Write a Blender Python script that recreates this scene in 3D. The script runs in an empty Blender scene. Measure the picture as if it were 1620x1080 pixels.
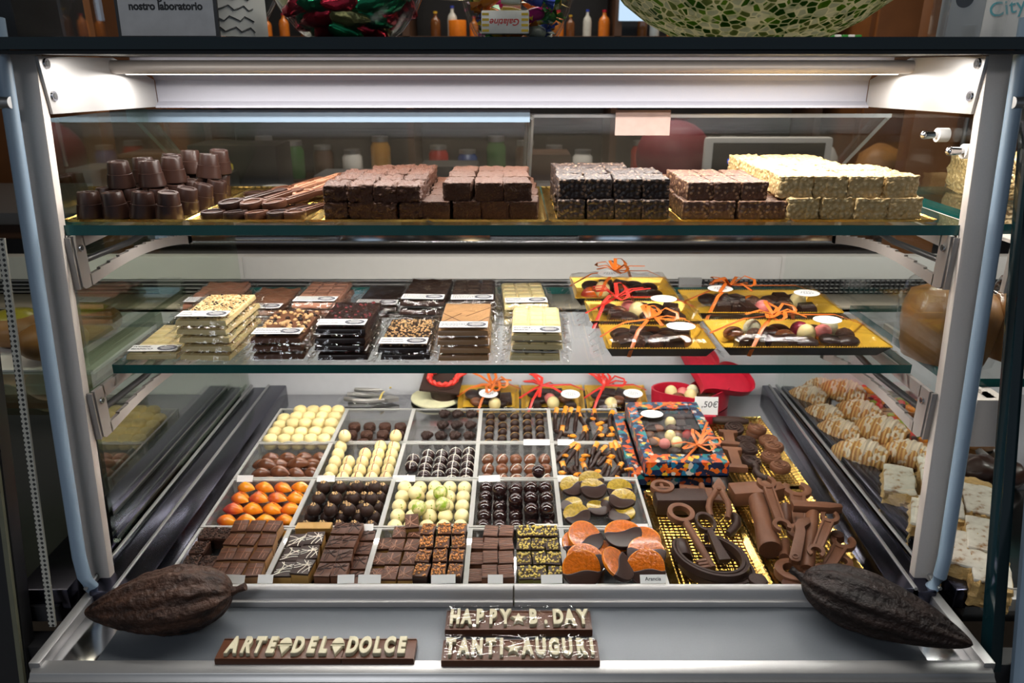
import bpy, bmesh, math, random
from mathutils import Vector, Matrix, Euler, noise
R = math.radians
sc = bpy.context.scene
COL = sc.collection
rnd = random.Random(7)

# ------------------------------------------------------------------ camera
CAMZ = 1.55
PITCH = R(20.4)
FPX = 1170.0
cam_d = bpy.data.cameras.new('camera'); cam_d.sensor_width = 36.0; cam_d.lens = FPX / 1620 * 36
cam_d.clip_start = 0.02; cam_d.clip_end = 60
cam_d.dof.use_dof = True; cam_d.dof.focus_distance = 0.98; cam_d.dof.aperture_fstop = 8.0
cam = bpy.data.objects.new('camera', cam_d); COL.objects.link(cam)
cam.location = (0, 0, CAMZ); cam.rotation_euler = (math.pi / 2 - PITCH, 0, 0)
sc.camera = cam

# ------------------------------------------------------------------ world, exposure
w = bpy.data.worlds.new('shop_ambient'); sc.world = w; w.use_nodes = True
w.node_tree.nodes['Background'].inputs[0].default_value = (0.62, 0.72, 0.85, 1)
w.node_tree.nodes['Background'].inputs[1].default_value = 0.27
sc.view_settings.view_transform = 'Standard'; sc.view_settings.look = 'None'
sc.view_settings.exposure = 0.0; sc.view_settings.gamma = 1.0; sc.view_settings.use_curve_mapping = False
sc.cycles.use_denoising = True
sc.cycles.max_bounces = 14; sc.cycles.transparent_max_bounces = 48; sc.cycles.transmission_bounces = 12
sc.cycles.glossy_bounces = 5; sc.cycles.diffuse_bounces = 4
sc.cycles.caustics_reflective = False; sc.cycles.caustics_refractive = False
sc.cycles.sample_clamp_indirect = 4.0

# ------------------------------------------------------------------ lights
def area(name, loc, rot, sx, sy, power, col=(1, 1, 1), spread=180):
    d = bpy.data.lights.new(name, 'AREA'); d.shape = 'RECTANGLE'; d.size = sx; d.size_y = sy
    d.energy = power; d.color = col; d.spread = R(spread)
    o = bpy.data.objects.new(name, d); COL.objects.link(o); o.location = loc; o.rotation_euler = rot
    return o
WARM = (1.0, 0.955, 0.895)
# canopy lamp of the case (behind the silver housing), added unseen fill strips at the canopy front and under the shelves, the lamps of the two neighbour cases
area('canopy_lamp_light', (0, 1.085, 1.538), (R(-6), 0, 0), 1.06, 0.02, 5.0, WARM)
area('canopy_front_fill', (0, 0.935, 1.560), (R(4), 0, 0), 1.04, 0.015, 4.2, WARM)  # added strip hidden under the counter front, brightens goods and ledge
area('upper_shelf_fill', (0, 1.02, 1.352), (R(0), 0, 0), 1.0, 0.012, 2.8, WARM)  # this and the next two: added strips that light the goods below
area('lower_shelf_fill', (0, 0.945, 1.150), (R(6), 0, 0), 1.0, 0.012, 2.2, WARM)
area('lower_shelf_rear_fill', (0, 1.25, 1.150), (R(0), 0, 0), 1.0, 0.012, 2.4, WARM)
area('pastry_case_lamp_light', (1.12, 1.05, 1.52), (0, 0, 0), 1.0, 0.03, 6.0, WARM)
area('left_case_lamp_light', (-1.12, 1.1, 1.52), (0, 0, 0), 1.0, 0.03, 0.6, (1.0, 0.92, 0.7))
# added fill lights, unseen: over the customers, the counter and the back of the shop
area('customer_side_fill', (-0.9, -1.5, 2.85), (R(-22), R(-10), 0), 1.4, 0.9, 80, (0.92, 0.95, 1.0))  # added fill from the customer side for posts, sign and bowls
area('counter_fill', (0.1, 1.05, 2.75), (0, 0, 0), 1.8, 0.3, 24, (1.0, 0.95, 0.88))  # added from above to brighten the bowls on the counter
area('back_shop_fill', (0.2, 3.0, 2.8), (0, 0, 0), 2.2, 0.5, 26, (1.0, 0.9, 0.78))  # added to lift the background behind the case

# ------------------------------------------------------------------ photograph pixel -> point on a real surface
_C, _S = math.cos(PITCH), math.sin(PITCH)
def _ray(px, py):
    a = (px - 810) / FPX; b = (540 - py) / FPX
    return Vector((a, _C + b * _S, -_S + b * _C))
def at(px, py, z):
    d = _ray(px, py); t = (z - CAMZ) / d.z
    return Vector((d.x * t, d.y * t, z))
def atY(px, py, Y):
    d = _ray(px, py); t = Y / d.y
    return Vector((d.x * t, Y, CAMZ + d.z * t))
# ------------------------------------------------------------------ mesh builder
class MB:
    def __init__(s): s.v = []; s.f = []; s.m = []
    def add(s, vs, fs, M=None, mi=0):
        b = len(s.v)
        for p in vs:
            p = Vector(p); s.v.append(tuple(M @ p) if M is not None else tuple(p))
        for f in fs: s.f.append([i + b for i in f]); s.m.append(mi)
        return s
    def box(s, c, d, M=None, mi=0, taper=1.0):
        x, y, z = d[0] / 2, d[1] / 2, d[2] / 2
        T = Matrix.Translation(c)
        if M is not None: T = M @ T
        t = taper
        vs = [(-x, -y, -z), (x, -y, -z), (x, y, -z), (-x, y, -z), (-x * t, -y * t, z), (x * t, -y * t, z), (x * t, y * t, z), (-x * t, y * t, z)]
        return s.add(vs, [(3, 2, 1, 0), (4, 5, 6, 7), (0, 1, 5, 4), (1, 2, 6, 5), (2, 3, 7, 6), (3, 0, 4, 7)], T, mi)
    def lathe(s, prof, n=20, M=None, mi=0, sx=1.0, sy=1.0, cap=True):
        vs = []; fs = []
        for r, z in prof:
            for k in range(n):
                a = 2 * math.pi * k / n; vs.append((r * math.cos(a) * sx, r * math.sin(a) * sy, z))
        L = len(prof)
        for i in range(L - 1):
            for k in range(n):
                k2 = (k + 1) % n; fs.append((i * n + k, i * n + k2, (i + 1) * n + k2, (i + 1) * n + k))
        if cap:
            fs.append(tuple(range(n - 1, -1, -1))); fs.append(tuple((L - 1) * n + k for k in range(n)))
        return s.add(vs, fs, M, mi)
    def cyl(s, p0, p1, r0, r1=None, n=14, mi=0):
        p0 = Vector(p0); p1 = Vector(p1); d = p1 - p0
        M = Matrix.Translation(p0) @ d.to_track_quat('Z', 'Y').to_matrix().to_4x4()
        return s.lathe([(r0, 0), (r0 if r1 is None else r1, d.length)], n, M, mi)
    def ball(s, c, r, n=14, m=8, M=None, mi=0, sz=1.0):
        prof = [(max(1e-5, r * math.sin(math.pi * i / m)), -r * sz * math.cos(math.pi * i / m)) for i in range(m + 1)]
        T = Matrix.Translation(c)
        if M is not None: T = M @ T
        return s.lathe(prof, n, T, mi)
    def tube(s, pts, r, n=8, closed=False, mi=0, flat=1.0, up=Vector((0, 0, 1))):
        P = [Vector(p) for p in pts]; L = len(P); vs = []; fs = []
        for i, p in enumerate(P):
            a = P[(i - 1) % L] if (closed or i) else p; b = P[(i + 1) % L] if (closed or i < L - 1) else p
            t = (b - a).normalized(); u = up if abs(t.dot(up)) < .95 else Vector((1, 0, 0))
            x = t.cross(u).normalized(); y = x.cross(t).normalized()
            rr = r[i] if isinstance(r, (list, tuple)) else r
            for k in range(n):
                q = 2 * math.pi * k / n; vs.append(p + x * rr * math.cos(q) + y * rr * flat * math.sin(q))
        for i in range(L if closed else L - 1):
            j = (i + 1) % L
            for k in range(n):
                k2 = (k + 1) % n; fs.append((i * n + k, i * n + k2, j * n + k2, j * n + k))
        if not closed: fs.append(tuple(range(n - 1, -1, -1))); fs.append(tuple((L - 1) * n + k for k in range(n)))
        return s.add(vs, fs, None, mi)
    def prism(s, poly, z0, z1, M=None, mi=0, taper=0.0):
        n = len(poly); cx = sum(p[0] for p in poly) / n; cy = sum(p[1] for p in poly) / n
        vs = [(x, y, z0) for x, y in poly] + [(x + (cx - x) * taper, y + (cy - y) * taper, z1) for x, y in poly]
        fs = [tuple(range(n - 1, -1, -1)), tuple(range(n, 2 * n))] + [(i, (i + 1) % n, n + (i + 1) % n, n + i) for i in range(n)]
        return s.add(vs, fs, M, mi)
    def ring(s, ro, ri, z0, z1, n=24, a0=0, a1=2 * math.pi, M=None, mi=0):
        full = abs(a1 - a0) > 6.28; k = n if full else n + 1; vs = []; fs = []
        for i in range(k):
            a = a0 + (a1 - a0) * i / n; c, q = math.cos(a), math.sin(a)
            vs += [(ro * c, ro * q, z0), (ro * c, ro * q, z1), (ri * c, ri * q, z1), (ri * c, ri * q, z0)]
        for i in range(n):
            j = (i + 1) % k
            for e in range(4): fs.append((i * 4 + e, j * 4 + e, j * 4 + (e + 1) % 4, i * 4 + (e + 1) % 4))
        if not full: fs += [(0, 1, 2, 3), (n * 4 + 3, n * 4 + 2, n * 4 + 1, n * 4)]
        return s.add(vs, fs, M, mi)
    def surf(s, fn, nu, nv, M=None, mi=0):
        vs = [fn(i / nu, j / nv) for j in range(nv + 1) for i in range(nu + 1)]
        fs = [(j * (nu + 1) + i, j * (nu + 1) + i + 1, (j + 1) * (nu + 1) + i + 1, (j + 1) * (nu + 1) + i) for j in range(nv) for i in range(nu)]
        return s.add(vs, fs, M, mi)
    def mesh(s, name, mats, bevel=0, seg=2, smooth=35, sub=0, rough=None, fix=True):
        me = bpy.data.meshes.new(name); me.from_pydata(s.v, [], s.f); me.update()
        for i, p in enumerate(me.polygons): p.material_index = s.m[i]
        bm = bmesh.new(); bm.from_mesh(me)
        if fix: bmesh.ops.remove_doubles(bm, verts=bm.verts, dist=1e-6); bmesh.ops.recalc_face_normals(bm, faces=bm.faces)
        if bevel:
            es = [e for e in bm.edges if len(e.link_faces) == 2 and e.calc_face_angle(0) > .5]
            bmesh.ops.bevel(bm, geom=es, offset=bevel, segments=seg, profile=.6, affect='EDGES', clamp_overlap=True)
        if sub: bmesh.ops.subdivide_edges(bm, edges=bm.edges[:], cuts=sub, use_grid_fill=True)
        if rough:
            amp, freq, seed = rough; bm.normal_update()
            for v in bm.verts:
                q = v.co * freq + Vector((seed * 3.7, seed * 1.3, seed))
                v.co += v.normal * amp * (noise.noise(q) + .5 * noise.noise(q * 2.3))
        bm.to_mesh(me); bm.free()
        for m in (mats if isinstance(mats, (list, tuple)) else [mats]): me.materials.append(m)
        if smooth:
            me.polygons.foreach_set('use_smooth', [True] * len(me.polygons)); me.set_sharp_from_angle(angle=R(smooth))
        me.update(); return me
    def build(s, name, mats, parent=None, **k):
        o = bpy.data.objects.new(name, s.mesh(name, mats, **k)); COL.objects.link(o)
        if parent is not None: o.parent = parent
        return o

def obj(name, me, parent=None, loc=None, rot=None):
    o = bpy.data.objects.new(name, me); COL.objects.link(o)
    if parent is not None: o.parent = parent
    if loc is not None: o.location = loc
    if rot is not None: o.rotation_euler = rot
    return o
def tag(o, label, cat, group=None):
    o['label'] = label; o['category'] = cat
    if group: o['group'] = group
    return o
def thing(name, label, cat, loc=(0, 0, 0), rz=0, group=None):
    o = bpy.data.objects.new(name, None); o.empty_display_size = .02; COL.objects.link(o)
    o.location = loc; o.rotation_euler = (0, 0, rz)
    return tag(o, label, cat, group)
def struct(o): o['kind'] = 'structure'; return o
_kids = {}
def kids(o):
    if o.name not in _kids: _kids[o.name] = [c for c in bpy.data.objects if c.parent == o]
    return _kids[o.name]
def copy_tree(o, parent=None):
    c = o.copy(); COL.objects.link(c)
    if parent is not None: c.parent = parent
    for k in kids(o): copy_tree(k, c)
    return c
class Kind:
    """One finished example of a thing; the first use places it, later uses place copies of it and its parts."""
    def __init__(s, root, cat): s.root = root; s.cat = cat; s.used = False
    def put(s, loc, label, group=None, rot=(0, 0, 0), sc_=1.0):
        o = copy_tree(s.root) if s.used else s.root
        s.used = True
        o.location = loc; o.rotation_euler = rot
        o.scale = (sc_, sc_, sc_) if isinstance(sc_, (int, float)) else sc_
        tag(o, label, s.cat, group); return o
ROWW = ['front row', 'second row from front', 'third row from front', 'fourth row from front', 'fifth row from front', 'sixth row from front']
COLW = ['leftmost', 'second from left', 'third from left', 'fourth from left', 'fifth from left', 'sixth from left', 'seventh from left', 'eighth from left', 'ninth from left', 'tenth from left']
NTH = ['first', 'second', 'third', 'fourth', 'fifth', 'sixth', 'seventh', 'eighth', 'ninth', 'tenth', 'eleventh', 'twelfth', 'thirteenth', 'fourteenth', 'fifteenth', 'sixteenth', 'seventeenth', 'eighteenth', 'nineteenth', 'twentieth']
def tnoise(p, f): return noise.noise(Vector(p) * f)

def text_mesh(body, size, mat, depth=0.0, bevel=0.0, bold=0.0, wide=1.0, space=1.0, align='CENTER', shear=0):
    c = bpy.data.curves.new('lettering', 'FONT'); c.body = body; c.size = size; c.extrude = depth; c.bevel_depth = bevel; c.bevel_resolution = 2
    c.offset = bold; c.space_character = space; c.align_x = align; c.align_y = 'CENTER'; c.shear = shear; c.resolution_u = 4
    o = bpy.data.objects.new('lettering', c); COL.objects.link(o)
    dg = bpy.context.evaluated_depsgraph_get(); dg.update()
    me = bpy.data.meshes.new_from_object(o.evaluated_get(dg)); bpy.data.objects.remove(o)
    if wide != 1: me.transform(Matrix.Diagonal((wide, 1, 1, 1)))
    me.materials.clear(); me.materials.append(mat); return me

# ------------------------------------------------------------------ materials
class NT:
    def __init__(s, name):
        m = bpy.data.materials.new(name); m.use_nodes = True; s.m = m; s.t = m.node_tree; s.t.nodes.clear()
        s.out = s.n('ShaderNodeOutputMaterial')
    def n(s, typ, **kw):
        x = s.t.nodes.new(typ)
        for k, v in kw.items():
            if k.startswith('_'): setattr(x, k[1:], v)
            else: x.inputs[k.replace('__', ' ')].default_value = v
        return x
    def l(s, a, b): s.t.links.new(a, b)
    def coord(s, kind='Object'): return s.n('ShaderNodeTexCoord').outputs[kind]
    def math(s, op, a, b=None, c=None):
        x = s.n('ShaderNodeMath', _operation=op)
        for i, q in enumerate((a, b, c)):
            if q is None: continue
            if isinstance(q, (int, float)): x.inputs[i].default_value = q
            else: s.l(q, x.inputs[i])
        return x.outputs[0]
    def ramp(s, fac, stops, const=False):
        x = s.n('ShaderNodeValToRGB'); e = x.color_ramp.elements
        if const: x.color_ramp.interpolation = 'CONSTANT'
        while len(e) < len(stops): e.new(.5)
        for i, (p, c) in enumerate(stops): e[i].position = p; e[i].color = (*c, 1)
        s.l(fac, x.inputs[0]); return x.outputs[0]
    def noise(s, scale, detail=3, co=None, out='Fac'):
        x = s.n('ShaderNodeTexNoise', Scale=scale, Detail=detail); s.l(co if co is not None else s.coord(), x.inputs['Vector']); return x.outputs[out]
    def voro(s, scale, co=None, out='Distance', feature='F1'):
        x = s.n('ShaderNodeTexVoronoi', Scale=scale, _feature=feature); s.l(co if co is not None else s.coord(), x.inputs['Vector']); return x.outputs[out]
    def mixc(s, fac, a, b):
        x = s.n('ShaderNodeMix', _data_type='RGBA')
        for k, q in ((0, fac), (6, a), (7, b)):
            if isinstance(q, (int, float)): x.inputs[k].default_value = q
            elif isinstance(q, tuple): x.inputs[k].default_value = (*q, 1)
            else: s.l(q, x.inputs[k])
        return x.outputs[2]
    def bump(s, h, strength, dist=.001):
        x = s.n('ShaderNodeBump', Strength=strength, Distance=dist); s.l(h, x.inputs['Height']); return x.outputs[0]
    def princ(s, col, rough=.5, metal=0, normal=None, spec=.5, coat=0, **kw):
        p = s.n('ShaderNodeBsdfPrincipled', Metallic=metal, Roughness=rough if isinstance(rough, (int, float)) else .5)
        p.inputs['Specular IOR Level'].default_value = spec; p.inputs['Coat Weight'].default_value = coat; p.inputs['Coat Roughness'].default_value = .1
        if isinstance(col, tuple): p.inputs['Base Color'].default_value = (*col, 1)
        else: s.l(col, p.inputs['Base Color'])
        if not isinstance(rough, (int, float)): s.l(rough, p.inputs['Roughness'])
        if normal is not None: s.l(normal, p.inputs['Normal'])
        for k, v in kw.items(): p.inputs[k.replace('__', ' ')].default_value = v
        s.l(p.outputs[0], s.out.inputs[0]); return p
def mul(c, k): return tuple(min(1, x * k) for x in c)
def mat(name, col, rough=.5, metal=0, var=.18, scale=60, bump=0, bscale=250, spec=.5, coat=0, rand=.12, sss=0):
    t = NT(name); c = t.mixc(t.noise(scale, 4), mul(col, 1 - var), mul(col, 1 + var))
    if rand:
        r = t.n('ShaderNodeObjectInfo').outputs['Random']; h = t.n('ShaderNodeHueSaturation')
        t.l(t.math('MULTIPLY_ADD', r, 2 * rand, 1 - rand), h.inputs['Value']); t.l(c, h.inputs['Color']); c = h.outputs[0]
    nm = t.bump(t.noise(bscale, 5), bump, .001 if bump < .9 else .003) if bump else None
    p = t.princ(c, rough, metal, nm, spec, coat)
    if sss: p.inputs['Subsurface Weight'].default_value = sss; p.inputs['Subsurface Radius'].default_value = (.006, .004, .002); p.inputs['Subsurface Scale'].default_value = .5
    return t.m
def emit(name, col, s):
    t = NT(name); e = t.n('ShaderNodeEmission', Strength=s); e.inputs[0].default_value = (*col, 1); t.l(e.outputs[0], t.out.inputs[0]); return t.m
def clear(name, tint=(1, 1, 1), f0=.04, rough=.0, power=5, bump=0, bscale=60, haze=0.0, gain=1.0, hcol=(.9, .9, .9)):
    t = NT(name); lw = t.n('ShaderNodeLayerWeight', Blend=.5)
    nm = None
    if bump:
        nm = t.bump(t.noise(bscale, 4), bump, .002); t.l(nm, lw.inputs['Normal'])
    F = t.math('MINIMUM', t.math('MULTIPLY_ADD', t.math('POWER', lw.outputs['Facing'], power), (1 - f0) * gain, f0), .95)
    tr = t.n('ShaderNodeBsdfTransparent'); tr.inputs[0].default_value = (*tint, 1)
    gl = t.n('ShaderNodeBsdfGlossy', Roughness=rough); gl.inputs[0].default_value = (1, 1, 1, 1)
    if nm is not None: t.l(nm, gl.inputs['Normal'])
    base = tr.outputs[0]
    if haze:
        df = t.n('ShaderNodeBsdfDiffuse'); df.inputs[0].default_value = (*hcol, 1); mh = t.n('ShaderNodeMixShader', Fac=haze); t.l(base, mh.inputs[1]); t.l(df.outputs[0], mh.inputs[2]); base = mh.outputs[0]
    mx = t.n('ShaderNodeMixShader'); t.l(F, mx.inputs[0]); t.l(base, mx.inputs[1]); t.l(gl.outputs[0], mx.inputs[2]); t.l(mx.outputs[0], t.out.inputs[0]); return t.m
def speck(name, base, grain, scale=220, thr=.35, rough=.5, bump=.6, rand=.1):
    """a body with lighter grains sunk in it (puffed rice, chopped nuts)"""
    t = NT(name); co = t.coord(); d = t.voro(scale, co)
    hue = t.n('ShaderNodeTexVoronoi', Scale=scale); t.l(co, hue.inputs['Vector'])
    sel = t.n('ShaderNodeSeparateColor'); t.l(hue.outputs['Color'], sel.inputs[0])
    pick = t.math('GREATER_THAN', sel.outputs[0], thr)
    f = t.math('MULTIPLY', pick, t.math('LESS_THAN', d, .42))
    c = t.mixc(f, t.mixc(t.noise(90), mul(base, .8), mul(base, 1.2)), t.mixc(sel.outputs[1], mul(grain, .7), mul(grain, 1.15)))
    t.princ(c, rough, 0, t.bump(t.math('SUBTRACT', .5, d), bump, .003)); return t.m

DARK = (.026, .011, .0075); MILK = (.074, .027, .013); PALE = (.24, .105, .058); IVORY = (.80, .64, .31)
M = {}
M['dark'] = mat('dark_chocolate', DARK, .32, spec=.32, bump=.08, bscale=300)
M['dark_matt'] = mat('matt_dark_chocolate', (.032, .0145, .010), .5, spec=.3, bump=.25, bscale=400)
M['dark_gloss'] = mat('glossy_dark_chocolate', (.022, .008, .007), .12, coat=.5)
M['rail'] = mat('dark_polished_rail', (.085, .085, .12), .22, metal=1, var=.05, rand=0)
M['milk'] = mat('milk_chocolate', MILK, .36, spec=.3, bump=.06)
M['milk_gloss'] = mat('glossy_milk_chocolate', (.17, .058, .024), .16, coat=.4)
M['milk_matt'] = mat('matt_milk_chocolate', (.140, .056, .027), .5, spec=.3, bump=.2, bscale=300)
M['pale'] = mat('pale_milk_chocolate', PALE, .4, bump=.1)
M['rosy'] = mat('rosy_milk_chocolate', (.40, .185, .115), .4, bump=.1, spec=.4)
M['caramel'] = mat('caramel_chocolate', (.46, .25, .11), .38, bump=.05)
M['ivory'] = mat('white_chocolate', IVORY, .4, var=.1, sss=.15, bump=.05)
M['ivory_macaron'] = mat('ivory_almond_biscuit', (.84, .68, .31), .55, var=.1, bump=.25, bscale=500)
M['egg'] = mat('glossy_white_chocolate', (.86, .71, .34), .25, var=.08, sss=.1)
M['cream_letter'] = mat('cream_lettering_chocolate', (.34, .31, .21), .55, var=.06, rand=0)
M['caramel_fill'] = mat('caramel_filling', (.36, .20, .05), .5)
M['steel'] = mat('satin_aluminium', (.38, .38, .38), .40, metal=.8, var=.05, bump=.08, bscale=900, rand=0)
M['post'] = mat('grey_powder_coated_metal', (.62, .555, .505), .5, metal=.05, var=.06, scale=500, bump=.06, bscale=1500, rand=0)
M['bracket'] = mat('satin_grey_bracket', (.31, .28, .26), .45, metal=.3, var=.05, rand=0)
M['plate'] = mat('brushed_light_aluminium', (.42, .41, .405), .45, metal=.25, var=.04, rand=0)
M['reflector'] = mat('white_reflector_sheet', (.31, .31, .355), .5, metal=.1, var=.04, scale=700, rand=0)
M['polished'] = mat('polished_steel', (.55, .55, .57), .14, metal=1, var=.05, rand=0)
M['ledge'] = mat('grey_sheet_steel', (.085, .095, .108), .42, metal=.2, var=.06, scale=400, bump=.05, bscale=900, rand=0)
M['blue_trim'] = mat('pale_blue_grey_trim', (.22, .30, .39), .4, var=.05, bump=.08, bscale=600, rand=0)
M['black'] = mat('black_plastic', (.012, .012, .013), .4, rand=0)
M['rubber'] = mat('dark_seal', (.02, .02, .022), .6, rand=0)
M['panel'] = mat('pale_grey_panel', (.60, .60, .62), .45, var=.05, rand=0)
M['white_bar'] = mat('cream_white_bar', (.50, .49, .465), .4, var=.04, rand=0)
M['ledge_back'] = mat('beige_steel_ledge', (.42, .36, .28), .3, metal=.5, var=.1, rand=0)
M['glass'] = clear('clear_glass', (.965, .985, .975))
M['side_glass'] = clear('greenish_side_glass', (.83, .90, .80), f0=.13, gain=1.9, power=4)
M['door_pane'] = clear('reflecting_door_acrylic', (.93, .93, .92), f0=.06, gain=1.1)
M['acrylic'] = clear('clear_acrylic', (.97, .97, .965), f0=.05)
M['tray_body'] = clear('tray_acrylic', (.95, .95, .94), f0=.05, haze=.05, hcol=(.8, .8, .8))
M['rim'] = clear('edge_highlight_acrylic', (.9, .9, .88), f0=.12, haze=.42, hcol=(.88, .87, .82))  # whitish haze puts the bright edge highlights into the colour
M['film'] = clear('crinkled_cellophane', (.97, .97, .97), f0=.018, rough=.04, power=4, bump=.10, bscale=30, gain=.6)
M['film2'] = clear('crinkled_cellophane_fine', (.97, .97, .97), f0=.03, rough=.05, power=3.6, bump=.42, bscale=130, gain=.65)
M['teal_edge'] = mat('teal_glass_edge', (.006, .085, .078), .1, var=.3, scale=12, rand=0)
M['dark_edge'] = mat('dark_teal_glass_edge', (.003, .014, .018), .1, var=.4, scale=9, rand=0)
M['dark_glass'] = mat('dark_counter_glass', (.014, .018, .02), .12, rand=0)
M['paper'] = mat('white_paper', (.80, .79, .76), .6, var=.03, rand=0)
M['ink'] = mat('black_ink', (.02, .02, .022), .6, rand=0)
M['badge'] = mat('grey_ink_badge', (.09, .09, .11), .5, rand=0)
M['orange_ribbon'] = mat('burnt_orange_ribbon', (.58, .13, .015), .35, rand=.1)
M['red_ribbon'] = mat('red_satin_ribbon', (.62, .03, .02), .3, rand=.1)
M['red_card'] = mat('red_satin_card', (.50, .012, .035), .4, rand=0)
M['yellow_card'] = mat('yellow_gold_card', (.78, .47, .045), .32, metal=.25, var=.1, rand=.05)
M['black_card'] = mat('black_card', (.022, .02, .018), .4, rand=0)
M['red_paste'] = mat('red_marzipan_cord', (.80, .045, .03), .5, rand=0)
M['cream_paste'] = mat('cream_felt_brim', (.70, .66, .42), .6, rand=0)
M['wood'] = mat('brown_wood', (.20, .075, .022), .4, var=.4, scale=8, rand=0)
M['wood_dark'] = mat('dark_brown_wood', (.075, .034, .016), .5, var=.4, scale=9, rand=0)
M['darkwall'] = mat('dark_shop_wall', (.055, .045, .036), .6, var=.4, scale=3, rand=0)
M['floor'] = mat('dark_stone_floor', (.10, .085, .07), .35, var=.3, scale=6, rand=0)
M['silver_foil'] = mat('silver_chocolate', (.45, .43, .40), .3, metal=.8, bump=.5, bscale=140)
M['pistachio_body'] = mat('pistachio_paste', (.13, .12, .02), .5)
M['peel'] = mat('candied_peel', (.80, .27, .015), .3, var=.35, scale=150, bump=.4, bscale=300, sss=.2)
M['nut'] = mat('chopped_hazelnut', (.60, .38, .17), .5, var=.35, scale=300, rand=.2)
M['orange_flake'] = mat('caramel_flake', (.50, .20, .045), .4, var=.45, scale=260, rand=.2)
M['berry'] = mat('dried_red_berry', (.24, .03, .035), .4, rand=.25)
M['pist_bit'] = mat('pistachio_crumb', (.58, .44, .10), .5, var=.4, scale=250, rand=.2)
M['white_line'] = mat('white_icing_line', (.85, .78, .66), .4, rand=0)
M['red_line'] = mat('red_icing_line', (.36, .05, .02), .4, rand=0)
M['milk_line'] = mat('milk_icing_line', (.34, .17, .11), .4, rand=0)
M['puff_dark'] = speck('dark_puffed_rice', (.020, .009, .006), (.22, .13, .08), 210, .55)
M['puff_milk'] = speck('milk_puffed_rice', (.10, .042, .022), (.40, .23, .12), 210, .45)
M['puff_white'] = speck('white_puffed_rice', (.50, .34, .145), (.74, .56, .29), 200, .3, bump=.8)
M['flaky'] = mat('flaked_dark_chocolate', (.062, .023, .012), .5, spec=.3, bump=1, bscale=330, var=.5, scale=260)
M['flaky_red'] = mat('flaked_milk_chocolate', (.20, .085, .045), .45, bump=.9, bscale=170, var=.4, scale=180)
M['gran'] = mat('grainy_brownie', (.072, .027, .013), .55, spec=.3, bump=1, bscale=420, var=.45, scale=300)

def gold_tray(name, cell=420):
    t = NT(name); co = t.coord(); x = t.n('ShaderNodeVectorMath', _operation='SCALE', Scale=cell); t.l(co, x.inputs[0])
    sp = t.n('ShaderNodeSeparateXYZ'); t.l(x.outputs[0], sp.inputs[0])
    h = t.math('MULTIPLY', t.math('SINE', t.math('ADD', sp.outputs[0], sp.outputs[1])), t.math('SINE', t.math('SUBTRACT', sp.outputs[0], sp.outputs[1])))
    t.princ((.80, .50, .12), .24, 1, t.bump(h, .9, .0015)); return t.m
M['gold'] = gold_tray('embossed_gold_foil')
M['gold_plain'] = mat('gold_foil', (.84, .56, .16), .25, metal=1, bump=.3, bscale=90, rand=0)
def pod_orange():
    t = NT('orange_red_airbrushed_shell'); r = t.n('ShaderNodeObjectInfo').outputs['Random']
    n = t.noise(45, 2); sp = t.n('ShaderNodeSeparateXYZ'); t.l(t.coord(), sp.inputs[0])
    f = t.math('ADD', t.math('MULTIPLY_ADD', sp.outputs[0], -40, t.math('MULTIPLY', r, .9)), t.math('SUBTRACT', n, .62))
    t.princ(t.ramp(f, [(.05, (.88, .30, .012)), (.4, (.78, .16, .012)), (.85, (.42, .045, .035))]), .16, coat=.6, spec=.5); return t.m
M['pod_orange'] = pod_orange()
def mojito(name, amt):
    t = NT(name); n = t.noise(170, 5); big = t.noise(70, 2)
    g = t.ramp(n, [(.5 - amt * .2, (0, 0, 0)), (.62, (1, 1, 1))])
    gg = t.math('MULTIPLY', t.math('GREATER_THAN', big, .62 - amt * .35), g)
    t.princ(t.mixc(gg, (.84, .72, .36), (.26, .40, .02)), .28); return t.m
M['mojito'] = mojito('lime_speckled_white_chocolate', .15); M['mojito_green'] = mojito('lime_splashed_white_chocolate', .75)
def cocoa_husk(name, a, b):
    t = NT(name); co = t.coord(); mp = t.n('ShaderNodeMapping'); mp.inputs['Scale'].default_value = (12, 60, 60); t.l(co, mp.inputs[0])
    n = t.noise(1.5, 6, mp.outputs[0]); t.princ(t.ramp(n, [(.3, a), (.7, b)]), .5, 0, t.bump(t.math('ADD', n, t.noise(160, 5)), 1.0, .004), spec=.22); return t.m
M['husk'] = cocoa_husk('dried_cocoa_husk', (.006, .0035, .003), (.060, .028, .017))
M['husk2'] = cocoa_husk('dark_cocoa_husk', (.004, .0025, .0022), (.016, .008, .006))
def puff_pastry():
    t = NT('layered_sugared_pastry'); co = t.coord(); wv = t.n('ShaderNodeTexWave', _wave_type='BANDS', _bands_direction='X', Scale=42, Distortion=2.5, Detail=2); t.l(co, wv.inputs[0])
    n = t.noise(38, 3); sp = t.n('ShaderNodeSeparateXYZ'); t.l(co, sp.inputs[0])
    sug = t.math('MULTIPLY', t.math('GREATER_THAN', t.math('ADD', n, t.math('MULTIPLY', sp.outputs[2], 8)), .84), .62)
    c = t.mixc(wv.outputs['Fac'], (.40, .15, .03), (.70, .41, .14)); c = t.mixc(sug, c, (.84, .78, .66))
    t.princ(c, .6, 0, t.bump(wv.outputs['Fac'], .8, .004)); return t.m
M['puff_pastry'] = puff_pastry()
def sugar_top():
    t = NT('icing_sugar_crust'); n = t.noise(60, 5); t.princ(t.ramp(n, [(.33, (.30, .15, .05)), (.42, (.62, .56, .46)), (.7, (.76, .71, .61))]), .75, 0, t.bump(n, .4, .003)); return t.m
M['sugar'] = sugar_top()
M['mille'] = mat('flaky_cream_pastry', (.52, .33, .12), .6, var=.5, scale=120, bump=1.0, bscale=150, rand=.1)
M['crust'] = mat('baked_crust', (.38, .17, .05), .5, var=.3, bump=.4, bscale=120)
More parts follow.
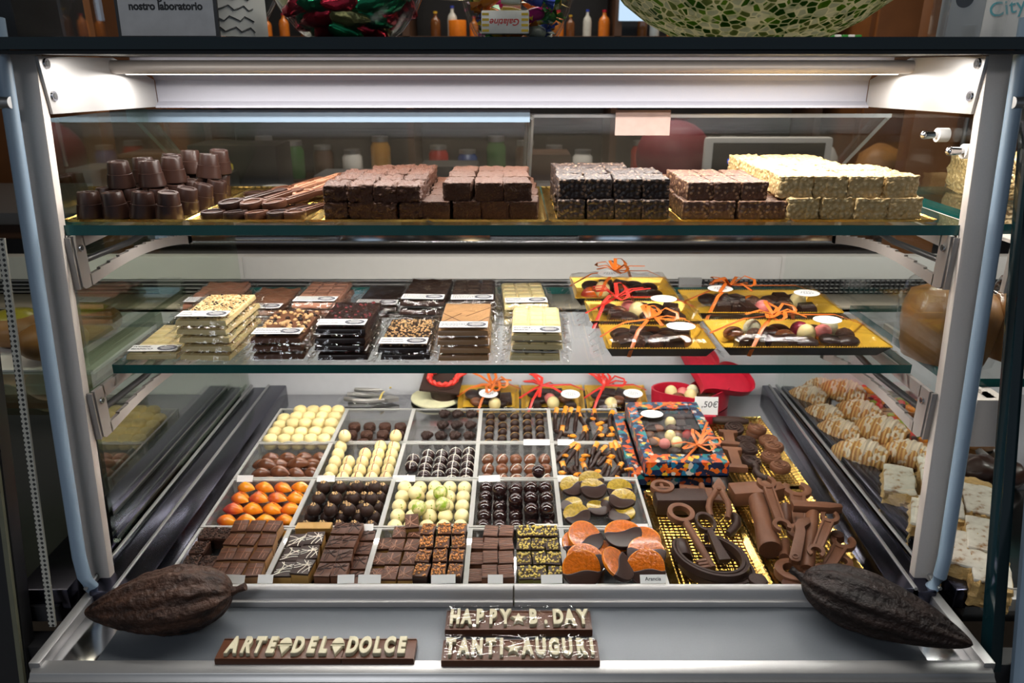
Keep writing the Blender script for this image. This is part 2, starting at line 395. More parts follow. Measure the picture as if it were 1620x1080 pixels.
M['bread'] = mat('brown_loaf_crust', (.26, .12, .035), .45, var=.4, scale=30, bump=.3, bscale=80)
M['candied'] = None
def slice_mat(name, flesh, rind):
    t = NT(name); co = t.coord(); sp = t.n('ShaderNodeSeparateXYZ'); t.l(co, sp.inputs[0])
    r = t.math('SQRT', t.math('ADD', t.math('POWER', sp.outputs[0], 2), t.math('POWER', sp.outputs[1], 2)))
    an = t.math('ARCTAN2', sp.outputs[1], sp.outputs[0]); seg = t.math('ABSOLUTE', t.math('SINE', t.math('MULTIPLY', an, 5)))
    n = t.noise(220, 4); c = t.mixc(n, mul(flesh, .25), mul(flesh, 1.8)); c = t.mixc(t.math('LESS_THAN', seg, .16), c, mul(flesh, 1.25))
    c = t.mixc(t.math('GREATER_THAN', r, .0245), c, rind)
    t.princ(c, .16, 0, t.bump(n, .6, .002), coat=.25); return t.m
M['orange_slice'] = slice_mat('candied_orange_slice', (.42, .095, .005), (.62, .17, .006))
M['lime_slice'] = slice_mat('candied_citrus_slice', (.28, .185, .018), (.22, .15, .015))
def mosaic_card():
    t = NT('multicolour_geometric_card'); co = t.coord(); v = t.n('ShaderNodeTexVoronoi', Scale=115, _distance='MANHATTAN'); t.l(co, v.inputs['Vector'])
    sp = t.n('ShaderNodeSeparateColor'); t.l(v.outputs['Color'], sp.inputs[0])
    c = t.ramp(sp.outputs[0], [(0, (.008, .02, .06)), (.24, (.55, .075, .008)), (.40, (.012, .13, .24)), (.55, (.50, .46, .40)), (.61, (.010, .015, .035)), (.76, (.62, .13, .012)), (.86, (.02, .20, .19)), (.95, (.62, .36, .03))], True)
    t.princ(c, .3); return t.m
M['mosaic_card'] = mosaic_card()
def mosaic_bowl():
    t = NT('green_and_cream_glass_mosaic'); co = t.coord(); d = t.voro(92, co, feature='DISTANCE_TO_EDGE')
    v = t.n('ShaderNodeTexVoronoi', Scale=92); t.l(co, v.inputs['Vector']); sp = t.n('ShaderNodeSeparateColor'); t.l(v.outputs['Color'], sp.inputs[0])
    tile = t.ramp(sp.outputs[0], [(0, (.03, .09, .008)), (.3, (.10, .20, .02)), (.5, (.45, .46, .36)), (.75, (.16, .20, .07)), (.9, (.6, .58, .45))], True)
    e = t.math('GREATER_THAN', d, .085); c = t.mixc(e, (.72, .67, .50), tile)
    p = t.princ(c, .35, 0, t.bump(e, .4, .002)); tl = t.n('ShaderNodeBsdfTranslucent'); t.l(c, tl.inputs[0]); mx = t.n('ShaderNodeMixShader', Fac=.55)
    t.l(p.outputs[0], mx.inputs[1]); t.l(tl.outputs[0], mx.inputs[2]); t.l(mx.outputs[0], t.out.inputs[0]); return t.m
M['mosaic_bowl'] = mosaic_bowl()
def perforated():
    t = NT('perforated_white_steel'); co = t.coord(); x = t.n('ShaderNodeVectorMath', _operation='SCALE', Scale=520); t.l(co, x.inputs[0])
    sp = t.n('ShaderNodeSeparateXYZ'); t.l(x.outputs[0], sp.inputs[0])
    h = t.math('MULTIPLY', t.math('SINE', t.math('ADD', sp.outputs[0], sp.outputs[2])), t.math('SINE', t.math('SUBTRACT', sp.outputs[0], sp.outputs[2])))
    t.princ(t.mixc(t.math('GREATER_THAN', h, .25), (.42, .41, .36), (.02, .02, .02)), .45); return t.m
M['perf'] = perforated()
def foil(name, col): return mat(name, col, .2, metal=.8, bump=.8, bscale=90, rand=.15)
M['foil_red'] = foil('red_foil', (.62, .03, .06)); M['foil_green'] = foil('green_foil', (.02, .30, .13)); M['foil_gold'] = foil('pale_gold_foil', (.7, .6, .25))
M['wrap_blue'] = mat('blue_sweet_wrapper', (.05, .08, .42), .25); M['wrap_pink'] = mat('magenta_sweet_wrapper', (.62, .02, .22), .25); M['wrap_orange'] = mat('orange_sweet_wrapper', (.78, .22, .02), .25)
M['wrap_green'] = mat('green_sweet_wrapper', (.05, .28, .05), .25); M['wrap_white'] = mat('white_sweet_wrapper', (.80, .77, .68), .3); M['wrap_yellow'] = mat('yellow_sweet_wrapper', (.75, .50, .03), .25)
# ------------------------------------------------------------------ the shop
struct(MB().box((0, 1.5, -.02), (9, 9.5, .04)).build('floor', M['floor'], smooth=0))
struct(MB().box((0, 1.5, 2.97), (9, 9.5, .04)).build('ceiling', M['darkwall'], smooth=0))
struct(MB().box((0, 6.27, 1.475), (9, .04, 2.95)).build('wall_back', M['darkwall'], smooth=0))
struct(MB().box((-4.52, 1.5, 1.475), (.04, 9.5, 2.95)).build('wall_left', M['darkwall'], smooth=0))
struct(MB().box((4.52, 1.5, 1.475), (.04, 9.5, 2.95)).build('wall_right', M['darkwall'], smooth=0))

# ------------------------------------------------------------------ the display case
HW = .545                      # half the clear width between the posts
DECK = .88; LOW = 1.172; TOP = 1.369
def postY(z): return .826 + (z - .88) * .1176
case = thing('display_case', 'silver framed glass display case full of chocolates, lit from inside', 'display case', (0, 1.1, 0))
case_T = Matrix.Translation((0, -1.1, 0))
def part(name, mb, m, parent=case, **k):
    o = mb.build(name, m, parent, **k)
    if parent is case: o.location = (0, -1.1, 0)
    return o
def screw(parent, p, axis, r=.0045):
    m = MB(); q = Vector(p); a = Vector(axis).normalized()
    m.cyl(q, q + a * .0022, r, r * .9, 18); m.cyl(q + a * .0021, q + a * .0026, r * .62, r * .6, 6, mi=1)
    o = m.build('screw', [M['polished'], M['black']], parent, smooth=40); return o
for s in (-1, 1):
    m = MB(); x0, x1 = s * HW, s * (HW + .036)
    a, b = .84, 1.566
    vs = [(x, postY(z) + d, z) for z in (a, b) for (x, d) in ((x0, 0), (x1, 0), (x1, .014), (x0, .014))]
    m.add(vs, [(0, 1, 2, 3), (7, 6, 5, 4), (0, 4, 5, 1), (1, 5, 6, 2), (2, 6, 7, 3), (3, 7, 4, 0)])
    part('post', m, M['post'], bevel=.003)
    pts = [(s * .566, postY(z) - .026, z) for z in (1.60, 1.45, 1.3, 1.15, 1.0, .95)] + [(s * .5645, postY(.92) - .024, .92), (s * .561, postY(.90) - .018, .90), (s * .555, postY(.88) - .006, .878)]
    part('edge_trim', MB().tube(pts, .0082, 12), M['blue_trim'])
    # canopy plate
    poly = [(postY(1.561) - .002, 1.561), (postY(1.50) + .012, 1.497), (1.186, 1.492), (1.186, 1.531), (1.075, 1.561)]
    Mx = Matrix(((0, 0, 1, 0), (1, 0, 0, 0), (0, 1, 0, 0), (0, 0, 0, 1)))
    pl = part('canopy_bracket', MB().prism(poly, min(s * HW, s * (HW - .004)), max(s * HW, s * (HW - .004)), Mx), M['plate'], bevel=.0008)
    xi = s * (HW - .004)
    for (yy, zz) in ((postY(1.55) + .012, 1.553), (postY(1.515) + .018, 1.517)): screw(pl, (xi, yy, zz), (-s, 0, 0), .0062)
    # side glass and its rails on the deck
    gx = s * .572
    part('side_glass', MB().prism([(.90, .905), (postY(1.5) + .05, 1.49), (1.20, 1.49), (1.50, 1.27), (1.50, .905)], gx - .003, gx + .003, Mx), M['side_glass'] if s < 0 else M['glass'], smooth=0)
    ri = s * (.487 if s < 0 else .500); rb = s * (.487 if s < 0 else .54)
    for k, (u0, u1, z1, mm) in enumerate(((0, .40, .905, 'polished'), (.47, .80, .900, 'polished'), (1.1, 1.85, .903, 'polished'))):
        def X(u, back): a_ = rb if back else ri; return a_ + (s * .578 - a_) * u
        vs = [(X(u, b_), y, z) for z in (.872, z1) for (u, b_, y) in ((u0, 0, .80), (u1, 0, .80), (u1, 1, 1.465), (u0, 1, 1.465))]
        m = MB().add(vs, [(3, 2, 1, 0), (4, 5, 6, 7), (0, 1, 5, 4), (1, 2, 6, 5), (2, 3, 7, 6), (3, 0, 4, 7)])
        part('side_rail', m, M['rail'], bevel=.003)
    for u in (.42, .83):
        def X(u, back): a_ = rb if back else ri; return a_ + (s * .578 - a_) * u
        part('rail_edge', MB().tube([(X(u, 0), .80, .9045), (X(u, 1), 1.465, .9045)], .0026, 6), M['steel'])
    part('end_frame', MB().box((s * .562, .745, .882), (.014, .125, .022)), M['steel'], bevel=.002)
    part('end_panel', MB().box((s * .526, .745, .868), (.058, .115, .022)), M['polished'], bevel=.001)
    part('trim_hinge', MB().cyl((s * .56, .868, 1.512), (s * .62, .868, 1.512), .0065), M['steel'])
# shelf brackets under the two shelves
def bracket(s, ztop, L, name='shelf_bracket'):
    y0 = postY(ztop - .03) + .012; h = .068
    Mx = Matrix(((0, 0, 1, 0), (1, 0, 0, 0), (0, 1, 0, 0), (0, 0, 0, 1)))
    xa, xb = s * (HW - .004), s * (HW - .009); a, b = min(xa, xb), max(xa, xb)
    m = MB(); z = ztop
    m.prism([(y0, z - h * .94), (y0 + .006, z - h), (y0 + .022, z - h), (y0 + .022, z), (y0, z)], a, b, Mx)     # upright
    m.prism([(y0 + .02, z - .017), (y0 + L * .55, z - .013), (y0 + L, z - .013), (y0 + L, z), (y0 + .02, z)], a, b, Mx)    # top arm
    n = 12                                                                                                # bowed lower arm
    f = lambda t: z - h + .010 * math.sin(t * math.pi) - .016 * t * t
    for i in range(n):
        t0, t1 = i / n, (i + 1) / n
        m.prism([(y0 + .02 + (L - .02) * t0, f(t0)), (y0 + .02 + (L - .02) * t1, f(t1)), (y0 + .02 + (L - .02) * t1, f(t1) + .013), (y0 + .02 + (L - .02) * t0, f(t0) + .015)], a, b, Mx)
    m.prism([(y0 + L - .014, z - h - .014), (y0 + L, z - h - .014), (y0 + L, z), (y0 + L - .014, z)], a, b, Mx)
    m.box(((s * (HW - .003)), y0 - .002, z - h / 2), (.008, .004, h * .96))
    o = part(name, m, M['bracket'], smooth=30)
    screw(o, (xb, y0 + .011, z - .017), (-s, 0, 0), .0046)
    MB().tube([(s * (HW + .002), y0 + .03, z - h * .55), (s * (HW + .002), y0 + L * .45, z - h * .60), (s * (HW + .002), y0 + L * .9, z - .03)], .0045, 8).build('cable', M['black'], o, smooth=60)
for s in (-1, 1):
    bracket(s, TOP - .0135, .33); bracket(s, LOW - .0135, .33)
# canopy lamp
part('lamp_housing', MB().cyl((-.545, 1.067, 1.549), (.545, 1.067, 1.549), .0088, n=20), M['bracket'])
part('lamp_tube', MB().cyl((-.53, 1.081, 1.5445), (.53, 1.081, 1.5445), .0055, n=12), emit('lamp_tube_glow', (1, .95, .88), 3.5))
m = MB(); m.add([(x, y, z) for x in (-.541, .541) for (y, z) in ((1.12, 1.556), (1.178, 1.540), (1.188, 1.530), (1.188, 1.500), (1.180, 1.4945), (1.176, 1.4945), (1.176, 1.491), (1.196, 1.491), (1.196, 1.545), (1.12, 1.562))],
          [[i, i + 1, i + 11, i + 10] for i in range(9)] + [[9, 0, 10, 19], list(range(9, -1, -1)), list(range(10, 20))])
part('reflector', m, M['reflector'], smooth=30)
part('canopy_ceiling', MB().box((0, 1.02, 1.5645), (1.15, .30, .004)), M['black'], smooth=0)
# front rail, ledge, deck bar
m = MB(); m.prism([(.672, .84), (.672, .858), (.676, .861), (.676, .866), (.670, .869), (.670, .877), (.674, .880), (.676, .884), (.684, .888), (.692, .8885), (.694, .884), (.694, .84)], -.565, .565, Matrix(((0, 0, 1, 0), (1, 0, 0, 0), (0, 1, 0, 0), (0, 0, 0, 1))))
part('front_rail', m, M['steel'], bevel=.0008)
part('front_ledge', MB().box((0, .742, .875), (.994, .100, .020)), M['ledge'], bevel=.001)
part('kick_panel', MB().box((0, .70, .42), (1.13, .03, .84)), M['post'], smooth=0)
Mx = Matrix(((0, 0, 1, 0), (1, 0, 0, 0), (0, 1, 0, 0), (0, 0, 0, 1)))
for (a, b) in ((-.50, .0012), (.0032, .50)):
    m = MB(); m.prism([(.788, .876), (.788, .893), (.793, .894), (.793, .903), (.7945, .908), (.799, .9105), (.803, .9105), (.803, .876)], a, b, Mx)
    part('deck_bar', m, M['plate'], bevel=.0012)
part('deck', MB().box((0, 1.135, DECK - .012), (1.16, .68, .024)), M['polished'], smooth=0)
# rear of the case
def rear(par, x0, x1, vents):
    c, w_ = (x0 + x1) / 2, x1 - x0
    def q(n_, mb, m_, **k): o = mb.build(n_, m_, par, **k); o.location = -Vector(par.location)
    q('back_panel', MB().box((c, 1.48, .975), (w_, .02, .20)).box((c, 1.4685, 1.045), (w_, .003, .006)), M['panel'], smooth=0)
    q('back_ledge', MB().box((c, 1.52, 1.073), (w_, .10, .012)), M['ledge_back'], bevel=.002)
    m = MB().box((c, 1.585, 1.095), (w_, .004, .05))
    for k in range(4): m.box((c, 1.572, 1.084 + k * .0085), (w_, .012, .0022), mi=1)
    for x in vents: m.box((x, 1.57, 1.095), (.05, .02, .042), mi=2)
    if x1 > 0:
        for k in range(int((x1 - max(x0, .42)) / .011)): m.box((max(x0, .42) + .011 * k, 1.566, 1.096), (.0035, .004, .032))
    q('vent_grille', m, [M['black'], M['steel'], M['steel']], smooth=0)
    q('rear_bar', MB().box((c, 1.585, 1.137), (w_, .03, .050)), M['white_bar'], bevel=.0008)
rear(case, -.5875, .5875, (.39,))
slope = math.atan2(-.104, .159)
for (a, b, dy) in ((-.60, .035, 0), (.020, .60, .008)):
    n_ = MB().add([(x, y + dy + e * .548 * .004, z + e * .836 * .004) for e in (0, 1) for (x, y, z) in ((a, 1.214, 1.476), (b, 1.214, 1.476), (b, 1.58, 1.236), (a, 1.58, 1.236))],
                  [(3, 2, 1, 0), (4, 5, 6, 7), (0, 1, 5, 4), (1, 2, 6, 5), (2, 3, 7, 6), (3, 0, 4, 7)])
    d = part('rear_door', n_, M['door_pane'], smooth=0)
    e = MB().tube([(a + .004, 1.214 + dy, 1.474), (a + .004, 1.58 + dy, 1.234)], .004, 4).tube([(b - .004, 1.214 + dy, 1.474), (b - .004, 1.58 + dy, 1.234)], .004, 4)
    e.build('door_edge', M['rim'], d)
    if a < -.1: MB().box((-.287, 1.208, 1.4775), (.63, .006, .019)).build('door_rail', M['blue_trim'], d)
    else: MB().box((.31, 1.222, 1.477), (.58, .005, .006)).build('door_rail', M['steel'], d)
m = MB().cyl((.425, 1.27, 1.02), (.425, 1.46, 1.30), .003).cyl((.425, 1.46, 1.30), (.425, 1.58, 1.31), .003)
# glass shelves and counter top: lift-off panes
def pane(name, x0, x1, y0, y1, z0, z1, label, edge, body=None, group=None):
    m = MB(); m.box(((x0 + x1) / 2, (y0 + y1) / 2, (z0 + z1) / 2), (x1 - x0, y1 - y0, z1 - z0))
    m.m = [0, 0, 1, 1, 1, 1]
    o = m.build(name, [body or M['glass'], edge], smooth=0); return tag(o, label, 'glass shelf', group)
pane('glass_shelf', -.562, .562, .892, 1.20, TOP - .0125, TOP, 'upper clear glass shelf with teal edge carrying the gold trays', M['teal_edge'])
pane('glass_shelf', -.541, .541, .926, 1.30, LOW - .0125, LOW, 'lower clear glass shelf with teal edge carrying wrapped bars', M['teal_edge'])
ct = MB(); ct.box((0, 1.18, 1.5735), (2.4, .64, .0125)); ct.m = [0, 0, 1, 1, 1, 1]
tag(ct.build('glass_counter_top', [M['dark_glass'], M['dark_edge']], smooth=0), 'dark glass counter top across the case carrying sweet bowls', 'counter top')
# ------------------------------------------------------------------ acrylic trays on the deck
TX = [-.466, -.331, -.197, -.062, .073, .209]
TYE = [.806, .939, 1.079, 1.206, 1.350]
FLOOR_Z = .8885
def tray_mesh():
    t = MB(); w, d, h, k = .066, .062, .022, .0016
    t.box((0, 0, .0012), (2 * w, 2 * d, .0024))
    for s in (-1, 1):
        t.box((s * (w - k / 2), 0, h / 2), (k, 2 * d, h)); t.box((0, s * (d - k / 2), h / 2), (2 * w - 2 * k, k, h))
    body = t.mesh('tray_body', M['tray_body'], smooth=0, fix=False)
    r = MB(); e = .0019
    for s in (-1, 1):
        r.box((s * w, 0, h + e / 2), (.0042, 2 * d + .004, e * 1.3)); r.box((0, s * d, h + e / 2), (2 * w + .004, .0036, e * 1.3))
    for sx in (-1, 1):
        for sy in (-1, 1): r.box((sx * w, sy * d, h / 2), (.003, .003, h))
    return body, r.mesh('tray_rim', M['rim'], smooth=0, fix=False)
TB, TR = tray_mesh()
TRAY = {}
PLACE = {}
def tray(c, r, what, rz=0.0):
    x = (TX[c] + TX[c + 1]) / 2; y = (TYE[r] + TYE[r + 1]) / 2
    o = thing('acrylic_tray', 'clear acrylic tray holding ' + what, 'tray', (x, y, .8805), rz, 'acrylic trays on the deck')
    b = obj('tray_body', TB, o); q = obj('tray_rim', TR, o)
    sx = (TX[c + 1] - TX[c] - .003) / .132; sy = (TYE[r + 1] - TYE[r] - .006) / .124
    b.scale = (sx, sy, 1); q.scale = (sx, sy, 1)
    TRAY[(c, r)] = (x, y, (TX[c + 1] - TX[c]) - .016, (TYE[r + 1] - TYE[r]) - .014, rz)
    return o
def spot(c, r, u, v, dz=0.0):
    x, y, w, d, rz = TRAY[(c, r)]; dx, dy = (u - .5) * w, (v - .5) * d
    return Vector((x + dx * math.cos(rz) - dy * math.sin(rz), y + dx * math.sin(rz) + dy * math.cos(rz), .8832 + dz))
def fill(kind, c, r, desc, group, nx, ny, u0=.08, u1=.92, v0=.08, v1=.92, skip=(), dz=lambda i, j: 0, jit=.0008, rz=None, rise=0, word=''):
    for j in range(ny):
        for i in range(nx):
            if (i, j) in skip: continue
            u = u0 + (u1 - u0) * (i / (nx - 1) if nx > 1 else .5); v = v0 + (v1 - v0) * (j / (ny - 1) if ny > 1 else .5)
            p = spot(c, r, u, v, dz(i, j) + rise); p.x += rnd.uniform(-jit, jit); p.y += rnd.uniform(-jit, jit)
            a = rnd.uniform(-.12, .12) if rz is None else (rz(i, j) if callable(rz) else rz)
            kind.put(p, f'{desc}, {word}{ROWW[j]}, {COLW[i]}', group, (0, 0, a))
cards = 0
def card(p, label, text=None, w=.030, h=.011, rz=0.0, tilt=48):
    o = thing('name_card', label, 'name card', p, rz, 'name cards on the tray rims')
    e = MB().box((0, 0, 0), (w, h, .0006)).build('card', M['paper'], o, smooth=0); e.rotation_euler = (R(tilt), 0, 0)
    if text: t = obj('lettering', text_mesh(text, h * .62, M['ink'], bold=.00008), e, (0, 0, .0005))
    return o

# ------------------------------------------------------------------ the kinds of chocolates
def dome(name, r, h, m, prof=None, n=20, lines=None, lm=None, cat='chocolate', rough=None, flat=.0):
    pr = prof or [(r * .8, 0), (r * .97, h * .12), (r, h * .28), (r * .95, h * .5), (r * .8, h * .72), (r * .55, h * .89), (r * .28, h * .97), (.0002, h)]
    b = MB().lathe(pr, n).build(name, m, smooth=70, rough=rough)
    if lines:
        t = MB()
        for ang in lines:
            pts = []
            for k in range(-8, 9):
                q = k / 8 * .93; rr = abs(q) * r
                # height of the dome at this radius
                z = h
                for (ra, za), (rb, zb) in zip(pr[::-1], pr[::-1][1:]):
                    if ra <= rr <= rb + 1e-9: z = za + (zb - za) * ((rr - ra) / max(1e-6, rb - ra)); break
                pts.append((q * r * math.cos(ang), q * r * math.sin(ang), z + .0002))
            t.tube(pts, .00065, 5)
        t.build('icing_line', lm, b, smooth=60)
    return Kind(b, cat)
def ballp(r, sq=1.0): return [(max(.0002, r * math.sin(math.pi * i / 10)), r * sq * (1 - math.cos(math.pi * i / 10))) for i in range(11)]

# -- back row, first column: ivory macarons
tray(0, 3, 'ivory macarons, back left of the trays')
root = thing('macaron', '', 'macaron')
sh = [(.0128, 0), (.0135, .002), (.0133, .0045), (.0112, .0078), (.007, .0096), (.0002, .0101)]
MB().lathe([(r, -z) for r, z in sh][::-1], 22).build('lower_shell', M['ivory_macaron'], root, smooth=70).location = (0, 0, .0101)
MB().lathe([(.0002, 0), (.0118, .0), (.0122, .0013), (.0118, .0026), (.0002, .0026)], 20).build('filling', M['ivory'], root, smooth=60).location = (0, 0, .0099)
MB().lathe(sh, 22).build('upper_shell', M['ivory_macaron'], root, smooth=70).location = (0, 0, .0124)
mac = Kind(root, 'macaron')
fill(mac, 0, 3, 'ivory macaron in back left tray', 'ivory macarons', 5, 5, .09, .93, .06, .94, skip=[(0, 4)], dz=lambda i, j: .004 if j > 1 and i > 0 else 0, rz=0)
for o in [o for o in bpy.data.objects if o.name.split('.')[0] == 'macaron']: o.scale = (1, 1, 1.28)
# -- brown coconut ovals
tray(1, 3, 'flat brown cocoa biscuits, empty at the rear')
bis = dome('cocoa_biscuit', .0118, .014, M['flaky'], [(.0105, 0), (.0118, .003), (.0118, .010), (.0105, .0135), (.006, .0142), (.0002, .0143)], cat='chocolate biscuit', rough=(.0008, 400, 2))
fill(bis, 1, 3, 'round brown cocoa biscuit in second back tray', 'round cocoa biscuits', 4, 3, .13, .9, .10, .62)
# -- rough dark rosettes
tray(2, 3, 'rough dark chocolate rosettes, third in the back row')
ro = MB()
for k in range(9):
    a = k * 2.4; q = .0035 + .0052 * (k / 9); ro.ball((q * math.cos(a), q * math.sin(a), .006 + .004 * (1 - k / 9)), .0055, 10, 6)
ro.ball((0, 0, .0062), .0088, 14, 8)
ros = Kind(ro.build('chocolate_rosette', M['dark_matt'], smooth=60, rough=(.0009, 330, 5)), 'chocolate')
fill(ros, 2, 3, 'rough dark chocolate rosette in third back tray', 'rough dark rosettes', 4, 4, .22, .9, .08, .92, skip=[(0, 2), (0, 3)], dz=lambda i, j: .010 if j == 3 else (.004 if j == 2 else 0))
# -- small dark balls in five columns
tray(3, 3, 'five columns of small dark chocolate balls')
sb = dome('chocolate_ball', .0092, .018, M['dark'], ballp(.0092), lines=[.3], lm=M['caramel_fill'])
fill(sb, 3, 3, 'small dark chocolate ball in fourth back tray', 'small dark balls', 5, 5, .09, .91, .08, .92, dz=lambda i, j: -.006 + 0 * i if (i == 1 and j < 4) else 0, jit=.0004)
# -- chocolate dipped peel sticks in two trays
def stick(name, L, seed):
    q = random.Random(seed); root = thing(name, '', 'candied peel')
    bend = q.uniform(-.004, .004)
    f = lambda t: (bend * math.sin(t * math.pi), L * (t - .5), .0045 + .0012 * math.sin(t * 7 + seed))
    cut = q.uniform(.60, .78)
    MB().tube([f(i / 9 * cut) for i in range(10)], [.0028] + [.0043 + .0006 * math.sin(i * 2 + seed) for i in range(8)] + [.0040], 8).build('chocolate_coat', M['dark'], root, smooth=60)
    MB().tube([f(cut - .04 + (1.0 - cut) * i / 7) for i in range(8)], [.0046 + .0012 * math.sin(i * 3 + seed) for i in range(8)], 7, flat=.6).build('bare_peel', M['peel'], root, smooth=50)
    return Kind(root, 'candied peel')
sticks = [stick('peel_stick', .052 + .006 * k, k) for k in range(4)]
tray(4, 3, 'chocolate dipped orange peel sticks, last of the back row')
tray(4, 2, 'chocolate dipped orange peel sticks, behind the citrus slices')
for r, n, nm in ((3, 18, 'back right peel tray'), (2, 24, 'peel tray behind the citrus slices')):
    for k in range(n):
        half = k % 2; i = k // 2; m_ = n // 2
        p = spot(4, r, .06 + .88 * i / (m_ - 1), (.27 if half == 0 else .74) + rnd.uniform(-.05, .05), .001 + (.009 if half else .003) + rnd.uniform(0, .005))
        flip = rnd.random() < .45
        sticks[k % 4].put(p, f'chocolate dipped peel stick in {nm}, {"front" if half == 0 else "rear"} half, {COLW[i] if i < 10 else NTH[i] + " from left"}', 'chocolate dipped peel sticks', (R(rnd.uniform(8, 34)), rnd.uniform(-.3, .3), rnd.uniform(-.75, .75) + (math.pi if flip else 0)))
# -- second row: milk shells
tray(0, 2, 'milk chocolate almond shells')
def shell(name, L, W, H, m, e0=2.2, e1=.62, rb=.045):
    b = MB(); nu, nv = 20, 10
    def f(u, v):
        t = u * 2 - 1; prof = max(0.0, 1 - abs(t) ** e0) ** e1; a = math.pi * v
        rib = 1 + rb * math.cos(a * 9)
        return (L / 2 * t, W / 2 * prof * math.cos(a) * rib, H * prof * math.sin(a) ** .8 * rib)
    b.surf(f, nu, nv)
    b.add([(L / 2 * (i / 10 - 1), -W / 2 * max(0, 1 - abs(i / 10 - 1) ** e0) ** e1, 0) for i in range(21)] + [(L / 2 * (1 - i / 10), W / 2 * max(0, 1 - abs(1 - i / 10) ** e0) ** e1, 0) for i in range(1, 20)], [list(range(40))])
    o = b.build(name, m, smooth=75)
    return o
ms = Kind(shell('almond_shell', .038, .0205, .0145, M['milk_gloss'], 1.75, .75), 'chocolate')
n = 0
for j, (cnt, v, z) in enumerate(((4, .10, 0), (4, .33, .002), (4, .56, .004), (4, .80, .002))):
    for i in range(cnt):
        p = spot(0, 2, .14 + .74 * i / (cnt - 1) + (.06 if j % 2 else 0), v, z)
        ms.put(p, f'glossy milk chocolate shell in second row tray, {ROWW[j]}, {COLW[i]}', 'milk chocolate shells', (R(rnd.uniform(-8, 14)), 0, rnd.uniform(-.45, .35)))
for i, (u, v) in enumerate(((.25, .44), (.72, .46), (.5, .22))):
    ms.put(spot(0, 2, u, v, .013), f'glossy milk chocolate shell on top of the shell heap, {COLW[i]}', 'milk chocolate shells', (0, 0, rnd.uniform(-.4, .4)))
# -- white eggs with a red line
tray(1, 2, 'white chocolate eggs with a red line')
eg = [(.0002, 0), (.006, .0008), (.0098, .0042), (.0113, .0092), (.0108, .0142), (.0085, .019), (.0048, .0224), (.0002, .0236)]
egg = dome('chocolate_egg', .0113, .0236, M['egg'], eg, lines=[R(80)], lm=M['red_line'])
eggp = dome('chocolate_egg', .0113, .0236, M['egg'], eg)
for j in range(5):
    for i in range(5):
        if (i, j) in ((1, 4), (2, 4), (1, 3)): continue
        k = eggp if i == 0 else egg
        k.put(spot(1, 2, .10 + .82 * i / 4, .06 + .215 * j, .002 * j), f'white chocolate egg in second row tray, {ROWW[j]}, {COLW[i]}', 'white chocolate eggs', (R(-14), 0, rnd.uniform(-.1, .1)))
egg.put(spot(1, 2, .17, .98, .026), 'white chocolate egg resting on top at the rear left corner', 'white chocolate eggs', (R(-30), 0, .3))
egg.put(spot(1, 2, .94, .98, .026), 'white chocolate egg resting on top at the rear right corner', 'white chocolate eggs', (R(-30), 0, -.1))
# -- dark domes with white cross lines
tray(2, 2, 'dark domes crossed by white icing lines')
cd = dome('chocolate_dome', .0116, .018, M['dark_gloss'], lines=[R(4), R(88)], lm=M['white_line'])
fill(cd, 2, 2, 'dark dome with crossed icing lines', 'dark domes with crossed lines', 5, 5, .10, .93, .07, .93, skip=[(0, 1), (0, 4)], jit=.0004, dz=lambda i, j: -.004 if i in (1, 2) else 0)
# -- milk balls with a pale line
tray(3, 2, 'milk chocolate balls with a pale line')
mb_ = dome('chocolate_ball', .0112, .021, M['milk_gloss'], ballp(.0112, .94), lines=[R(50)], lm=M['white_line'])
mb2 = dome('chocolate_ball', .0112, .021, M['milk_gloss'], ballp(.0112, .94), lines=[R(-15)], lm=M['milk_line'])
for j in range(3):
    for i in range(5):
        (mb_ if (i * 2 + j) % 3 else mb2).put(spot(3, 2, .10 + .83 * i / 4, .09 + .25 * j, .003 * j), f'milk chocolate ball with icing line, {ROWW[j]}, {COLW[i]}', 'milk chocolate balls', (R(12), 0, rnd.uniform(-.5, .5)))
# -- third row: orange cocoa pods
tray(0, 1, 'orange and red cocoa pod pralines')
po = Kind(shell('cocoa_pod_praline', .0355, .0178, .0130, M['pod_orange'], 1.7, .8, .085), 'praline')
for layer, rows in ((0, ((4, .06), (4, .30), (4, .55), (4, .80))), (1, ((4, .17), (4, .40), (4, .63), (4, .88)))):
    for j, (cnt, v) in enumerate(rows):
        for i in range(cnt):
            u = .12 + .76 * i / (cnt - 1) + (.05 if layer else 0)
            po.put(spot(0, 1, u, v, .0115 * layer + .001 * j), f'orange cocoa pod praline, {"upper" if layer else "lower"} layer, {ROWW[j]}, {COLW[i]}', 'orange cocoa pod pralines', (R(rnd.uniform(-6, 12)), R(rnd.uniform(-8, 8)), rnd.uniform(-.42, -.05)))
# -- dark truffles with gold crumb
tray(1, 1, 'dark truffles topped with gold crumbs')
troot = thing('truffle', '', 'truffle')
MB().lathe(ballp(.0108, .95), 16).build('truffle_body', M['dark_matt'], troot, smooth=60, rough=(.0012, 240, 3))
cr = MB()
for k in range(5): cr.ball((.003 * math.cos(k * 1.3), .003 * math.sin(k * 1.3), .0203), .0016, 6, 4)
cr.build('gold_crumb', M['nut'], troot, smooth=0)
tf = Kind(troot, 'truffle')
fill(tf, 1, 1, 'dark truffle with gold crumb in third row tray', 'dark truffles with gold crumbs', 5, 5, .09, .92, .07, .93, dz=lambda i, j: 0)
fill(tf, 1, 1, 'dark crumbed truffle', 'dark truffles with gold crumbs', 4, 3, .14, .84, .26, .78, rise=.015, word='upper layer, ')
